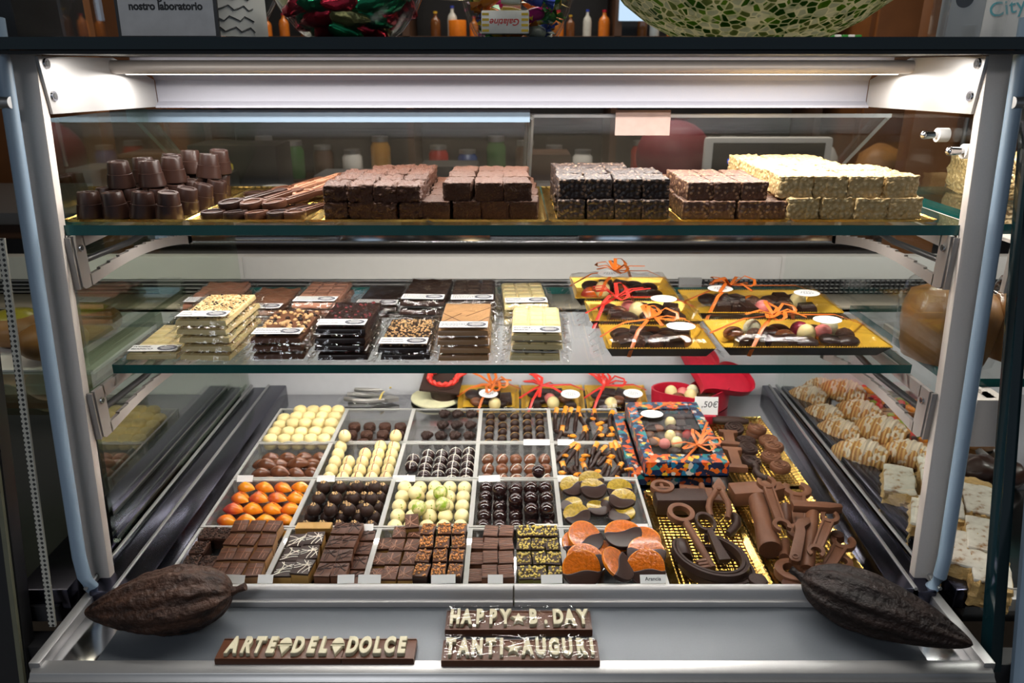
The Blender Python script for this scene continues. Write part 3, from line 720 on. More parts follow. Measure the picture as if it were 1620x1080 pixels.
# -- lime speckled balls
tray(2, 1, 'lime speckled white chocolate balls')
mo = dome('chocolate_ball', .0118, .0236, M['mojito'], ballp(.0118)); mg = dome('chocolate_ball', .0118, .0236, M['mojito_green'], ballp(.0118))
fill(mo, 2, 1, 'speckled white ball in lime tray', 'lime speckled balls', 5, 5, .09, .93, .06, .94, rz=lambda i, j: rnd.uniform(0, 6), jit=.001)
for i, (u, v, k, w) in enumerate(((.36, .32, mg, 'green splashed white ball on top of the lime tray, front left of three'), (.63, .34, mg, 'green splashed white ball on top of the lime tray, front right of three'), (.62, .58, mg, 'green splashed white ball on top of the lime tray, rear one of three'), (.34, .60, mo, 'pale speckled ball on top of the lime tray, rear left'))):
    k.put(spot(2, 1, u, v, .018), w, 'lime speckled balls', (.5, .3, i * 1.3))
# -- glossy black balls
tray(3, 1, 'glossy black chocolate balls')
bb = dome('chocolate_ball', .0115, .0228, M['dark_gloss'], ballp(.0115))
fill(bb, 3, 1, 'glossy black ball, lower layer', 'glossy black balls', 5, 5, .09, .92, .07, .93, jit=.0005)
for i, (u, v) in enumerate(((.70, .20), (.90, .22), (.50, .42), (.70, .46), (.91, .46), (.28, .66), (.50, .66), (.71, .70), (.90, .70))):
    bb.put(spot(3, 1, u, v, .0185), f'glossy black ball on top of the heap, {NTH[i]} counted from the front', 'glossy black balls', (0, 0, 0))
bb.put(spot(3, 1, .82, .93, .033), 'glossy black ball highest at the rear right of its tray', 'glossy black balls', (0, 0, 0))
# -- candied slices half dipped in chocolate
def cslice(name, r, sm, seed, cover):
    root = thing(name, '', 'candied fruit'); q = random.Random(seed)
    P = [(r * math.cos(a) * (1 + .03 * math.sin(3 * a + seed)), r * math.sin(a) * (1 + .03 * math.cos(2 * a + seed))) for a in [2 * math.pi * k / 36 for k in range(36)]]
    MB().prism(P, 0, .0042).build('fruit_slice', sm, root, bevel=.0012, seg=2, smooth=50)
    cut = cover * r; Q = [(x * 1.05, y * 1.05) for x, y in P if y < cut]; Q.sort(key=lambda p: math.atan2(p[1] - cut * .5 + r * .3, p[0]))
    arc = [p for p in [(x * 1.05, y * 1.05) for x, y in P] if p[1] < cut]
    arc.sort(key=lambda p: (math.atan2(p[1] - (cut - r) / 2, p[0]) + math.pi * 1.5) % (2 * math.pi))
    x0, y0 = arc[-1]; x1, y1 = arc[0]
    wav = [(x0 + (x1 - x0) * t, y0 + (y1 - y0) * t + .0022 * math.sin(t * 7 + seed)) for t in [k / 9 for k in range(1, 9)]]
    MB().prism(arc + wav, -.001, .0056).build('chocolate_dip', M['dark'], root, bevel=.0016, seg=3, smooth=50)
    return Kind(root, 'candied fruit')
tray(4, 1, 'half dipped candied citrus slices')
ls = [cslice('citrus_slice', .0205, M['lime_slice'], k, .05 + .1 * k) for k in range(3)]
for i, (px, py, dz, rz, tx, w) in enumerate(((905, 770, .012, 35, 20, 'rear left, tilted to the left'), (935, 762, .016, 8, 24, 'rear middle, leaning back'), (938, 774, .020, 12, 18, 'lying over the rear middle slice'), (980, 775, .015, -4, 26, 'rear right, standing highest'), (985, 790, .020, -30, 18, 'lying on the rear right slice'), (905, 800, .008, -35, 14, 'middle left, under another slice'), (912, 815, .013, 26, 22, 'front left'), (945, 805, .006, 20, 10, 'front middle, pale and small'), (968, 800, .006, -20, 12, 'middle right, nearly flat'), (985, 815, .010, -60, 16, 'front right'))):
    p = at(px, py, .892 + dz)
    ls[i % 3].put(p, f'green candied citrus slice, {w}', 'candied citrus slices', (R(tx), R(rnd.uniform(-8, 8)), R(rz)), .86 if i in (5, 7, 8) else 1.0)
tray(4, 0, 'half dipped candied orange slices, front right of the trays')
os_ = [cslice('orange_slice', .0262, M['orange_slice'], k + 5, .0 + .12 * k) for k in range(3)]
for i, (px, py, dz, rz, tx, w) in enumerate(((925, 850, .024, 40, 24, 'rear left, largest on top'), (917, 862, .010, 20, 20, 'rear left, mostly hidden beneath'), (985, 846, .022, 8, 14, 'rear middle, flat with dark front'), (1018, 858, .012, -10, 18, 'rear right corner'), (1000, 868, .006, 30, 10, 'in the middle under the others'), (925, 888, .014, 10, 30, 'middle left, all orange'), (920, 900, .022, 6, 36, 'front left, dark lower half'), (975, 893, .026, 72, 36, 'front middle, dark right half'), (1022, 876, .016, -10, 26, 'middle right'), (1022, 898, .016, -2, 32, 'front right'), (958, 878, .008, 70, 20, 'standing behind the front middle one'), (905, 880, .004, -60, 16, 'far left edge, dark side up'))):
    p = at(px, py, .892 + dz)
    os_[i % 3].put(p, f'candied orange slice, {w}', 'candied orange slices', (R(tx), R(rnd.uniform(-6, 6)), R(rz)))
# -- front row of small squares
def square(name, w, d, h, top, body, th=.003, deco=None, dm=None, seed=0, rough=None):
    root = thing(name, '', 'chocolate square')
    MB().box((0, 0, (h - th) / 2), (w, d, h - th)).build('filling', body, root, bevel=.0006)
    MB().box((0, 0, h - th / 2), (w * 1.02, d * 1.02, th)).build('top_coat', top, root, bevel=.0008, rough=rough, sub=3 if rough else 0)
    if deco:
        q = random.Random(seed); t = MB()
        if deco == 'lines':
            for k in range(6):
                a = q.uniform(-.9, .9) + (1.2 if k % 2 else 0); c = Vector((q.uniform(-w, w) * .3, q.uniform(-d, d) * .3, 0)); dr = Vector((math.cos(a), math.sin(a), 0))
                pts = []
                for s in range(-6, 7):
                    p = c + dr * (s / 6 * d * .6) + Vector((-dr.y, dr.x, 0)) * .0015 * math.sin(s * .6 + k)
                    if abs(p.x) < w / 2 and abs(p.y) < d / 2: pts.append((p.x, p.y, h + .0001))
                if len(pts) > 2: t.tube(pts, .00055, 5)
        elif deco == 'comb':
            for k in range(6): t.tube([(-w * .46, -d * .4 + k * d * .16 + .0008 * math.sin(k * 3 + seed), h), (w * .46, -d * .4 + k * d * .16 + .0016 * math.sin(k * 2 + seed), h)], .0006, 5)
        elif deco == 'cut':
            t.box((0, 0, h + .0001), (.0008, d * .9, .0009)); t.box((w * .02, d * .1, h + .0001), (w * .9, .0008, .0009)); t.box((w * .25, -d * .2, h), (.0007, d * .4, .0009))
        else:
            for k in range(46):
                t.ball((q.uniform(-.46, .46) * w, q.uniform(-.46, .46) * d, h + q.uniform(0, .0014)), q.uniform(.0009, .0019), 6, 4, sz=.7)
        o = t.build('topping' if deco == 'bits' else 'icing_line', dm, root, smooth=40 if deco != 'bits' else 0)
        if deco == 'bits': o['kind'] = 'stuff'
    return Kind(root, 'chocolate square')
W_, D_, H_ = .0198, .0268, .019
def several(f, n): return [f(k) for k in range(n)]
def fills(kinds, *a, **k):
    class Multi:
        i = 0
        def put(s, *q, **kk): s.i += 1; return kinds[(s.i * 7 + s.i // 3) % len(kinds)].put(*q, **kk)
    fill(Multi(), *a, **k)
tray(0, 0, 'dark nut squares and milk squares, front left of the trays')
dn = several(lambda k: square('nut_square', W_ * 1.06, D_, H_, M['flaky'], M['dark'], .004, 'bits', M['dark_matt'], k, rough=(.0012, 260, k)), 2)
mq = several(lambda k: square('milk_square', W_ * 1.06, D_, H_, M['milk'], M['caramel'], .0035, 'cut', M['pale'], k), 3)
fills(dn, 0, 0, 'dark nut square in front left tray', 'dark nut squares', 2, 4, .10, .29, .12, .90, skip=[(1, 2)], dz=lambda i, j: .002 * j)
fills(mq, 0, 0, 'milk chocolate square in front left tray', 'milk squares with caramel sides', 3, 4, .51, .91, .16, .90, dz=lambda i, j: .010 + .003 * j)
fills(mq, 0, 0, 'milk square at the bottom', 'milk squares with caramel sides', 3, 1, .51, .91, .08, .08, dz=lambda i, j: -.006)
tray(1, 0, 'white striped caramel squares and brown squares')
wq = several(lambda k: square('striped_square', W_ * 1.28, D_ * 1.12, .022, M['dark'], M['caramel_fill'], .0035, 'lines', M['white_line'], k), 3)
bq = several(lambda k: square('crackled_square', W_ * 1.05, D_, .020, M['milk'], M['milk_matt'], .003, 'lines', M['dark'], k + 9), 3)
fills(wq, 1, 0, 'white striped dark square with caramel side', 'white striped squares', 2, 3, .12, .33, .17, .72, dz=lambda i, j: .010 if i else .006)
cf = square('caramel_square', W_ * 1.3, .016, .02, M['caramel_fill'], M['caramel_fill'])
cf.put(spot(1, 0, .14, 1.0, .010), 'bare caramel square at the rear of the striped squares, left one', 'bare caramel squares'); cf.put(spot(1, 0, .36, 1.0, .010), 'bare caramel square at the rear of the striped squares, right one', 'bare caramel squares')
fills(bq, 1, 0, 'crackled brown square in second front tray', 'crackled brown squares', 3, 4, .60, .94, .11, .92, dz=lambda i, j: .012 if i < 2 else 0)
tray(2, 0, 'crackled brown squares and caramel flake squares')
fq = several(lambda k: square('flake_square', W_ * .98, D_, .022, M['milk'], M['dark'], .003, 'bits', M['orange_flake'], k), 3)
bq2 = several(lambda k: square('crackled_square', W_ * 1.0, D_, .020, M['milk'], M['caramel_fill'], .004, 'lines', M['milk_line'], k + 19), 2)
fills(bq2, 2, 0, 'crackled brown square in third front tray', 'crackled squares with caramel base', 2, 4, .20, .39, .13, .92, dz=lambda i, j: .006)
fills(bq2, 2, 0, 'low crackled brown square', 'crackled squares with caramel base', 1, 3, .03, .03, .2, .8, dz=lambda i, j: -.004)
fills(fq, 2, 0, 'caramel flake square in third front tray', 'caramel flake squares', 3, 4, .56, .94, .13, .93, dz=lambda i, j: .008)
bq2[0].put(spot(2, 0, .34, 1.03, .019), 'crackled brown square tilted on top at the rear', 'crackled squares with caramel base', (.2, 0, .15))
tray(3, 0, 'combed milk squares and pistachio squares')
sq = several(lambda k: square('combed_square', W_ * 1.03, D_, .020, M['milk'], M['milk_matt'], .003, 'comb', M['milk_line'], k), 2)
pq = several(lambda k: square('pistachio_square', W_ * .98, D_, .020, M['dark'], M['pistachio_body'], .003, 'bits', M['pist_bit'], k + 3), 3)
fills(sq, 3, 0, 'combed milk square in fourth front tray', 'combed milk squares', 2, 4, .20, .38, .13, .92, dz=lambda i, j: .008)
fills(sq, 3, 0, 'low combed milk square at the tray edge', 'combed milk squares', 1, 3, .03, .03, .2, .8, dz=lambda i, j: -.004)
fills(pq, 3, 0, 'pistachio square in fourth front tray', 'pistachio squares', 3, 4, .60, .94, .13, .93, dz=lambda i, j: .006)
# name cards standing on the tray rims
for (px, py, w_, txt, lab, rz) in ((373, 920, .030, None, 'name card on the rim of the front left tray', -4), (421, 924, .020, None, 'name card at the left of the second front tray', 0), (548, 924, .022, None, 'name card at the right of the second front tray', 3),
        (586, 921, .030, None, 'name card at the left of the third front tray', 0), (702, 921, .032, None, 'name card at the right of the third front tray', 2), (784, 917, .020, None, 'name card in the middle of the fourth front tray', 0), (872, 917, .028, None, 'name card at the right of the fourth front tray', 2),
        (1032, 923, .034, 'Arancia', 'name card reading Arancia on the orange slice tray', 1), (725, 821, .034, 'Mojito', 'name card reading Mojito on the lime ball tray', 0), (574, 826, .036, None, 'name card at the right of the truffle tray', 0), (863, 816, .034, None, 'name card at the right of the black ball tray', 0), (1008, 822, .026, None, 'name card at the right of the citrus tray', 0),
        (518, 751, .030, None, 'name card at the left of the white egg tray', 0), (640, 752, .038, None, 'name card at the left of the crossed dome tray', 0), (775, 743, .036, None, 'name card at the left of the milk ball tray', 4), (893, 747, .026, None, 'name card at the left of the front peel tray', 0), (393, 748, .026, None, 'name card at the left of the milk shell tray', 0), (848, 686, .048, None, 'name card at the right of the small dark ball tray', 0), (893, 684, .030, None, 'name card at the left of the back peel tray', 0)):
    q = at(px, py, .907); ys = [y for y in TYE if y < 1.3]; yy = min(ys, key=lambda y: abs(y - q.y))
    p = Vector((q.x, yy - .0035 if yy > .9 else yy + .0005, .9065 if yy > .9 else .9155)); card(p, lab, txt, w_, rz=R(rz))
# ------------------------------------------------------------------ gold card trays
def gold_card(name, x0, x1, y0, y1, z, label, lip=.006, group=None, rz=0):
    o = thing(name, label, 'gold tray', ((x0 + x1) / 2, (y0 + y1) / 2, z), rz, group)
    w, d = (x1 - x0) / 2, (y1 - y0) / 2; b = .010
    MB().box((0, 0, .0008), (2 * (w - b), 2 * (d - b), .0014)).build('base', M['gold'], o, smooth=0)
    per = []
    for (ax, ay, bx, by) in ((-1, -1, 1, -1), (1, -1, 1, 1), (1, 1, -1, 1), (-1, 1, -1, -1)):
        L = 2 * (w if ax != bx else d); n = max(6, int(L / .0045))
        for k in range(n): t = k / n; per.append((ax + (bx - ax) * t, ay + (by - ay) * t))
    m = MB(); n = len(per); vs = []
    for i, (u, v) in enumerate(per):
        s = .5 + .5 * math.cos(i * math.pi); e = .0016 * s
        vs += [(u * (w - b), v * (d - b), .0014), (u * (w - b * .55), v * (d - b * .55), .0022 + .0014 * s), (u * (w - b * .25 + e), v * (d - b * .25 + e), lip * .6 + .0012 * (1 - s)), (u * (w + e), v * (d + e), lip), (u * (w - b * .3), v * (d - b * .3), lip * .45 - .001), (u * (w - b), v * (d - b), .0002)]
    fs = [[i * 6 + e, ((i + 1) % n) * 6 + e, ((i + 1) % n) * 6 + (e + 1) % 6, i * 6 + (e + 1) % 6] for i in range(n) for e in range(6)]
    m.add(vs, fs); m.build('scalloped_rim', M['gold_plain'], o, smooth=30)
    return o
GZ = .8815
gold_card('gold_tray', .220, .356, .808, 1.068, GZ, 'gold foil tray under the horseshoes and keys')
gold_card('gold_tray', .361, .494, .808, 1.072, GZ, 'gold foil tray under the hammers and wrenches')
gold_card('gold_tray', .378, .500, 1.085, 1.345, GZ, 'gold foil tray under the chocolate roses, behind the tools')

# ------------------------------------------------------------------ chocolate tools
def z4(X, Y, z): return at(1000 + X / 3.483, 640 + Y / 3.483, z)
def frame(p0, p1, roll=0):
    d = p1 - p0; x = d.normalized(); z = Vector((0, 0, 1)); y = z.cross(x).normalized(); z = x.cross(y)
    return Matrix.Translation(p0) @ Matrix((x, y, z)).transposed().to_4x4() @ Matrix.Rotation(roll, 4, 'X'), d.length
def tool(name, label, mb, m, p0, p1, cat='chocolate tool', roll=0, **k):
    o = mb.build(name, M[m], **k); F, L = frame(p0, p1, roll); o.matrix_world = F; return tag(o, label, cat)
def wrench_mb(L, r=.013, w=.0075, h=.0075):
    m = MB(); a = R(38)
    m.ring(r, r * .52, 0, h, 18, a, 2 * math.pi - a, Matrix.Translation((0, 0, 0)) @ Matrix.Rotation(math.pi + .3, 4, 'Z'))
    m.ring(r * .92, r * .48, 0, h, 18, a, 2 * math.pi - a, Matrix.Translation((L, 0, 0)) @ Matrix.Rotation(.3, 4, 'Z'))
    for s in (-1, 1): m.prism([(r * .7, s * w * .62), (L - r * .7, s * w * .5), (L - r * .7, s * w * .95), (r * .7, s * w * 1.1)][::s], .0, h)
    m.box((L / 2, 0, h * .4), (L - 1.5 * r, w * 1.6, h * .7)); return m
T = .8845
# left gold tray
m = MB().box((.041, 0, .014), (.082, .036, .028)); tool('chocolate_brick', 'dark chocolate block lying across the rear of the left tool tray', m, 'dark_matt', z4(122, 575, T), z4(402, 575, T), 'chocolate block', bevel=.002)
m = MB().ring(.019, .012, 0, .009, 28); m.box((0, 0, .003), (.026, .006, .005)).box((0, 0, .0032), (.006, .026, .005)); tool('chocolate_medallion', 'round milk chocolate wheel behind the dark block', m, 'milk_matt', z4(165, 470, T + .022), z4(185, 470, T + .022), bevel=.0012)
m = MB(); m.box((.017, 0, .003), (.034, .030, .005)).box((.055, -.006, .003), (.036, .036, .005)).cyl((.036, -.020, .0065), (.036, .017, .0065), .0048)
for x in (.010, .062): m.cyl((x, .005, .004), (x, .005, .0062), .0022)
tool('chocolate_tool', 'milk chocolate door hinge behind the pliers', m, 'milk_matt', z4(262, 478, T + .014), z4(500, 500, T + .012), bevel=.0008)
# pliers
m = MB(); h = .009
m.prism([(0, -.002), (0, .002), (.020, .0105), (.028, .0085), (.028, -.0085), (.020, -.0105)], 0, h)
m.cyl((.024, 0, h * .9), (.024, 0, h + .0016), .0045)
for s in (-1, 1): m.tube([(.022, s * .003, h / 2), (.034, s * .0075, h / 2), (.048, s * .0135, h / 2), (.064, s * .0155, h / 2), (.082, s * .0120, h / 2)], [.0052, .0055, .005, .0052, .0046], 10)
tool('chocolate_pliers', 'milk chocolate pliers with open handles, jaws pointing back', m, 'milk_matt', z4(476, 425, T + .036), z4(478, 690, T + .012), bevel=.0006, smooth=45)
def key(name, label, m_, p0, p1, r):
    m = MB(); m.ring(r, r * .64, -.004, .006, 26); L = (p1 - p0).length
    m.cyl((r * .8, 0, .001), (L, 0, .001), .0058, .0052, 12)
    for k in range(3): m.box((L - .003 - .006 * k, -.010, .001), (.0042, .016, .007))
    tool(name, label, m, m_, p0, p1, bevel=.0008, smooth=45)
key('chocolate_key', 'big milk chocolate key with ring bow, lying over the horseshoes', 'milk_matt', z4(268, 605, T + .030), z4(445, 905, T + .012), .0205)
m = MB(); m.ring(.017, .0125, -.004, .006, 26, M=Matrix.Diagonal((1.15, .9, 1, 1))); m.prism([(.014, -.004), (.075, -.0085), (.075, .0085), (.014, .004)], -.003, .006)
tool('chocolate_spoon_key', 'dark chocolate bottle opener with oval loop beside the milk key', m, 'dark_matt', z4(402, 655, T + .022), z4(520, 890, T + .006), bevel=.001)
def shoe(name, label, cx, cy, z, r, rz, m_='dark_matt'):
    m = MB(); n = 30; vs = []; a0 = R(35)
    for i in range(n + 1):
        a = a0 + (2 * math.pi - 2 * a0) * i / n; w = .0085 + .004 * math.sin(math.pi * i / n)
        for (rr, zz) in ((r + w * .5, 0), (r + w * .42, .0095), (r + w * .1, .0095), (r, .0078), (r - w * .1, .0095), (r - w * .42, .0095), (r - w * .5, 0)):
            vs.append((rr * math.cos(a) * 1.08, rr * math.sin(a), zz))
    fs = [[i * 7 + e, (i + 1) * 7 + e, (i + 1) * 7 + (e + 1) % 7, i * 7 + (e + 1) % 7] for i in range(n) for e in range(7)] + [list(range(7)), [n * 7 + e for e in range(6, -1, -1)]]
    m.add(vs, fs); o = m.build(name, M[m_], smooth=40, rough=(.0005, 180, 3)); o.location = z4(cx, cy, z); o.rotation_euler = (R(6), 0, R(rz)); tag(o, label, 'chocolate horseshoe', 'dark chocolate horseshoes')
shoe('chocolate_horseshoe', 'dark chocolate horseshoe on top, open towards the back left', 425, 845, T + .012, .047, 118)
shoe('chocolate_horseshoe', 'dark chocolate horseshoe lying underneath the other', 455, 905, T, .045, 140)
m = MB().cyl((0, 0, 0), (.036, 0, 0), .0125, n=18); tool('chocolate_roll', 'short dark chocolate cylinder under the left arm of the horseshoe', m, 'dark', z4(262, 770, T + .012), z4(292, 870, T + .012), bevel=.001)
m = MB().lathe([(.0135, 0), (.0142, .003), (.0135, .010), (.0118, .0125), (.0002, .013)], 26); tool('chocolate_disc', 'small round dark chocolate at the front of the left tool tray', m, 'dark_matt', z4(688, 1000, T), z4(700, 1000, T), 'chocolate', smooth=40)
m = MB().lathe([(.011, 0), (.0115, .003), (.011, .009), (.0002, .0105)], 26); tool('chocolate_disc', 'half hidden dark chocolate disc at the front edge, left of the small round one', m, 'dark_matt', z4(605, 1025, T), z4(620, 1025, T), 'chocolate', smooth=40)
m = MB().tube([(0, 0, 0), (.012, .004, .002), (.026, .005, .002), (.04, .0, 0), (.05, -.006, 0)], [.006, .0075, .007, .0065, .005], 10); tool('chocolate_tool', 'dark curved chocolate piece right of the pliers handles', m, 'dark_matt', z4(560, 610, T + .010), z4(545, 790, T + .006), smooth=50)
# right gold tray
def hammer(name, label, h0, h1, p0, p1, hw, hh, r0, r1, mm, hz=0):
    """head between h0 and h1, handle from p0 (at the head) to p1; the two pieces are cast as one"""
    o = thing(name, label, 'chocolate tool', (0, 0, 0)); F, L = frame(h0, h1)
    a = MB().prism([(0, -hw), (L * .72, -hw), (L, -hw * .55), (L, hw * .55), (L * .72, hw), (0, hw)], -hh, hh).build('hammer_head', M[mm], o, bevel=.0018); a.matrix_basis = F
    F, L = frame(p0, p1); b = MB().lathe([(r0 * .92, 0), (r0, .006), (r0 * .96, L * .5), (r1, L - .004), (r1 * .93, L)], 22, Matrix.Rotation(math.pi / 2, 4, 'Y')).build('hammer_handle', M[mm], o, smooth=45); b.matrix_basis = F
hammer('chocolate_hammer', 'milk chocolate mallet with thick round handle, left in its tray', z4(545, 495, T + .016), z4(830, 475, T + .020), z4(690, 520, T + .030), z4(762, 800, T + .016), .017, .012, .0145, .0172, 'milk_matt')
hammer('chocolate_hammer', 'milk chocolate hammer with thin flat head at the right edge', z4(880, 558, T + .050), z4(1155, 572, T + .050), z4(995, 580, T + .044), z4(965, 905, T + .012), .008, .006, .0098, .0095, 'milk_matt')
def wr(label, a, b, z0, z1, r, mm='milk_matt', **k):
    p0, p1 = z4(*a, z0), z4(*b, z1); tool('chocolate_wrench', label, wrench_mb((p1 - p0).length, r, **k), mm, p0, p1, bevel=.0008)
wr('milk chocolate open wrench lying over the mallet', (738, 440), (822, 678), T + .052, T + .034, .0148)
wr('milk chocolate open wrench at the right, pointing to the front left', (1088, 630), (1012, 822), T + .040, T + .024, .0135)
wr('large milk chocolate open wrench at the rear of its tray', (905, 480), (930, 720), T + .022, T + .018, .0225, w=.011)
wr('milk chocolate wrench partly hidden under the right one', (1160, 770), (1060, 935), T + .014, T + .008, .0175, w=.009)
wr('milk chocolate wrench lowest at the right front corner', (1150, 880), (1225, 960), T + .006, T + .004, .0150, w=.009)
m = MB(); m.prism([(0, -.006), (.012, -.010), (.020, -.007), (.074, -.0078), (.078, -.004), (.078, .004), (.074, .0078), (.020, .007), (.012, .004), (.002, .011), (-.008, .008)], 0, .009); m.ring(.0048, .0024, .008, .0105, 16, M=Matrix.Translation((.070, 0, 0)))
tool('chocolate_spanner', 'milk chocolate adjustable spanner between the two hammer handles', m, 'milk_matt', z4(938, 655, T + .040), z4(890, 890, T + .018), bevel=.001)
m = MB().ring(.0245, .0135, 0, .013, 30); m.box((0, 0, .003), (.03, .006, .006)); tool('chocolate_ring', 'thick milk chocolate ring at the front of the hammer tray', m, 'milk_matt', z4(880, 945, T), z4(900, 945, T), bevel=.002)
m = MB().lathe([(.010, 0), (.011, .004), (.009, .011), (.0002, .012)], 22); tool('chocolate_drop', 'milk chocolate knob behind the lower right wrench', m, 'milk', z4(1125, 745, T + .012), z4(1140, 745, T + .012), smooth=40)
m = MB().tube([(0, 0, 0), (.02, 0, .001), (.045, 0, .001)], [.008, .0095, .0085], 12); tool('chocolate_tool', 'stub of a milk chocolate handle behind the spanner', m, 'milk', z4(845, 560, T + .020), z4(860, 720, T + .010), smooth=50)
m = MB().tube([(0, 0, 0), (.02, 0, .001), (.04, 0, .001)], [.0075, .008, .0075], 12); tool('chocolate_tool', 'milk chocolate handle end pointing at the ring from behind', m, 'milk_matt', z4(845, 760, T + .010), z4(835, 900, T + .010), smooth=50)
m = MB().lathe([(.012, 0), (.012, .009), (.0002, .0095)], 22); tool('chocolate_disc', 'round milk chocolate cut by the deck bar in front of the ring', m, 'milk', z4(870, 1015, T), z4(890, 1015, T), 'chocolate', smooth=40)
m = MB().tube([(0, 0, 0), (.012, 0, .004), (.026, .002, .005)], [.007, .0085, .007], 12); tool('chocolate_tool', 'milk chocolate handle end beside the tip of the right cocoa pod', m, 'milk_matt', z4(985, 1000, T + .008), z4(1050, 850, T + .020), smooth=50)
# rose tray
def rose(r, h, mm, turns=2.6):
    m = MB().lathe([(r * .9, 0), (r, h * .3), (r, h * .75), (r * .92, h), (.0002, h)], 26)
    pts = [(r * .88 * (1 - t) * math.cos(t * turns * 6.283), r * .88 * (1 - t) * math.sin(t * turns * 6.283), h + .0006) for t in [k / 44 for k in range(43)]]
    m.tube(pts, .0016, 6); return Kind(m.build('chocolate_rose', M[mm], smooth=45), 'chocolate')
rm, rd = rose(.0175, .011, 'milk_matt'), rose(.0185, .010, 'dark_matt')
for (X, Y, dz, k, lab) in ((685, 150, .018, rm, 'milk chocolate rose at the rear right of the rose tray'), (680, 175, .006, rm, 'milk chocolate rose beneath the rear right one'), (750, 215, .008, rm, 'milk chocolate rose second along the right side'), (780, 250, .014, rm, 'milk chocolate rose third along the right side'), (762, 305, .006, rm, 'milk chocolate rose fourth along the right side'), (815, 360, .010, rm, 'milk chocolate rose at the front right of the rose tray'),
        (560, 145, .010, rd, 'dark chocolate rose at the rear of the rose tray'), (625, 215, .006, rd, 'dark chocolate rose behind the middle one'), (632, 255, .012, rd, 'dark chocolate rose in the middle of the rose tray'), (650, 325, .006, rd, 'dark chocolate rose in front of the middle one')):
    k.put(z4(X, Y, T + dz), lab, 'chocolate roses', (R(rnd.uniform(0, 12)), 0, rnd.uniform(0, 6)))
def letter_i(label, a, b, z):
    p0, p1 = z4(*a, z), z4(*b, z); L = (p1 - p0).length
    m = MB().prism([(0, -.017), (.010, -.017), (.013, -.009), (L - .013, -.009), (L - .010, -.017), (L, -.017), (L, .017), (L - .010, .017), (L - .013, .009), (.013, .009), (.010, .017), (0, .017)], 0, .011)
    tool('chocolate_letter', label, m, 'milk_matt', p0, p1, 'chocolate letter', bevel=.0012)
letter_i('rear milk chocolate letter I beside the colourful box', (525, 165, ), (540, 245), T + .014)
letter_i('front milk chocolate letter I beside the colourful box', (545, 260), (580, 375), T + .016)
m = MB().tube([(.0, .012, .005), (.012, .016, .006), (.022, .008, .006), (.026, -.004, .006), (.036, -.012, .006), (.05, -.010, .005)], .0062, 10); tool('chocolate_letter', 'dark chocolate S curve in front of the dark roses', m, 'dark_matt', z4(610, 345, T + .008), z4(730, 400, T + .006), 'chocolate letter', smooth=50)
m = MB().tube([(0, 0, 0), (.012, 0, 0), (.05, 0, .0005), (.068, 0, 0)], [.007, .0105, .0105, .006], 14, flat=.8); tool('chocolate_loaf', 'long dark chocolate finger at the rear of the rose tray', m, 'dark_matt', z4(445, 85, T + .012), z4(620, 92, T + .012), 'chocolate', smooth=50)

# ------------------------------------------------------------------ colourful boxes, bow builder
def ribbon(mb, pts, w=.0028, th=.16, mi=0): mb.tube(pts, w, 6, flat=th, mi=mi)
def bow(mb, c, s=1.0, seed=0, loops=4, tails=3, w=.0026):
    q = random.Random(seed); c = Vector(c)
    for k in range(loops):
        a = q.uniform(0, 6.28); L = s * q.uniform(.024, .036); d = Vector((math.cos(a), math.sin(a), 0)); n = Vector((-d.y, d.x, 0)) * s * .007
        hz = s * q.uniform(.008, .016)
        ribbon(mb, [c + d * L * .05, c + d * L * .5 + n + Vector((0, 0, hz)), c + d * L * .95 + n * .6 + Vector((0, 0, hz * .8)), c + d * L + Vector((0, 0, hz * .5)), c + d * L * .9 - n * .6 + Vector((0, 0, hz * .3)), c + d * L * .45 - n + Vector((0, 0, hz * .4)), c], w)
    for k in range(tails):
        a = q.uniform(0, 6.28); L = s * q.uniform(.03, .045); d = Vector((math.cos(a), math.sin(a), 0))
        ribbon(mb, [c, c + d * L * .5 + Vector((0, 0, s * .007)), c + d * L + Vector((0, 0, s * q.uniform(.0, .008)))], w)
    mb.ball(c, .0035, 8, 6)
# kinds of loose pralines used inside boxes
def pk(name, m, r, sq=.95, rough=None): return dome(name, r, r * 2 * sq, m, ballp(r, sq), n=14, rough=rough)
PK = {'pink ball': pk('praline', mat('pink_chocolate', (.62, .17, .15), .4), .0105), 'red ball': pk('praline', mat('red_chocolate', (.42, .015, .02), .2), .0105), 'cream egg': pk('praline', M['egg'], .0108, 1.1),
      'dark square': Kind(MB().box((0, 0, .007), (.022, .024, .014), taper=.85).build('praline', M['dark'], bevel=.0015), 'chocolate'), 'milk oval': Kind(MB().ball((0, 0, .008), .0125, 14, 8, sz=.62).build('praline', M['milk_gloss'], smooth=60), 'chocolate'),
      'nut cluster': pk('praline', M['gran'], .0115, .75, (.0022, 150, 4)), 'orange pod': Kind(shell('praline', .030, .018, .013, M['pod_orange']), 'chocolate'), 'pale egg': pk('praline', mat('speckled_pale_chocolate', (.62, .58, .38), .4, var=.3, scale=200), .0108, 1.1),
      'dark oval': Kind(MB().ball((0, 0, .0075), .014, 16, 8, sz=.5).build('praline', M['dark'], smooth=60), 'chocolate'), 'crimson ball': pk('praline', mat('crimson_chocolate', (.30, .02, .05), .25), .011)}
def put_pk(k, p, where, s=1.0, rz=0): PK[k].put(p, f'{k} praline {where}', None, (rnd.uniform(-.15, .15), rnd.uniform(-.15, .15), rz), s)
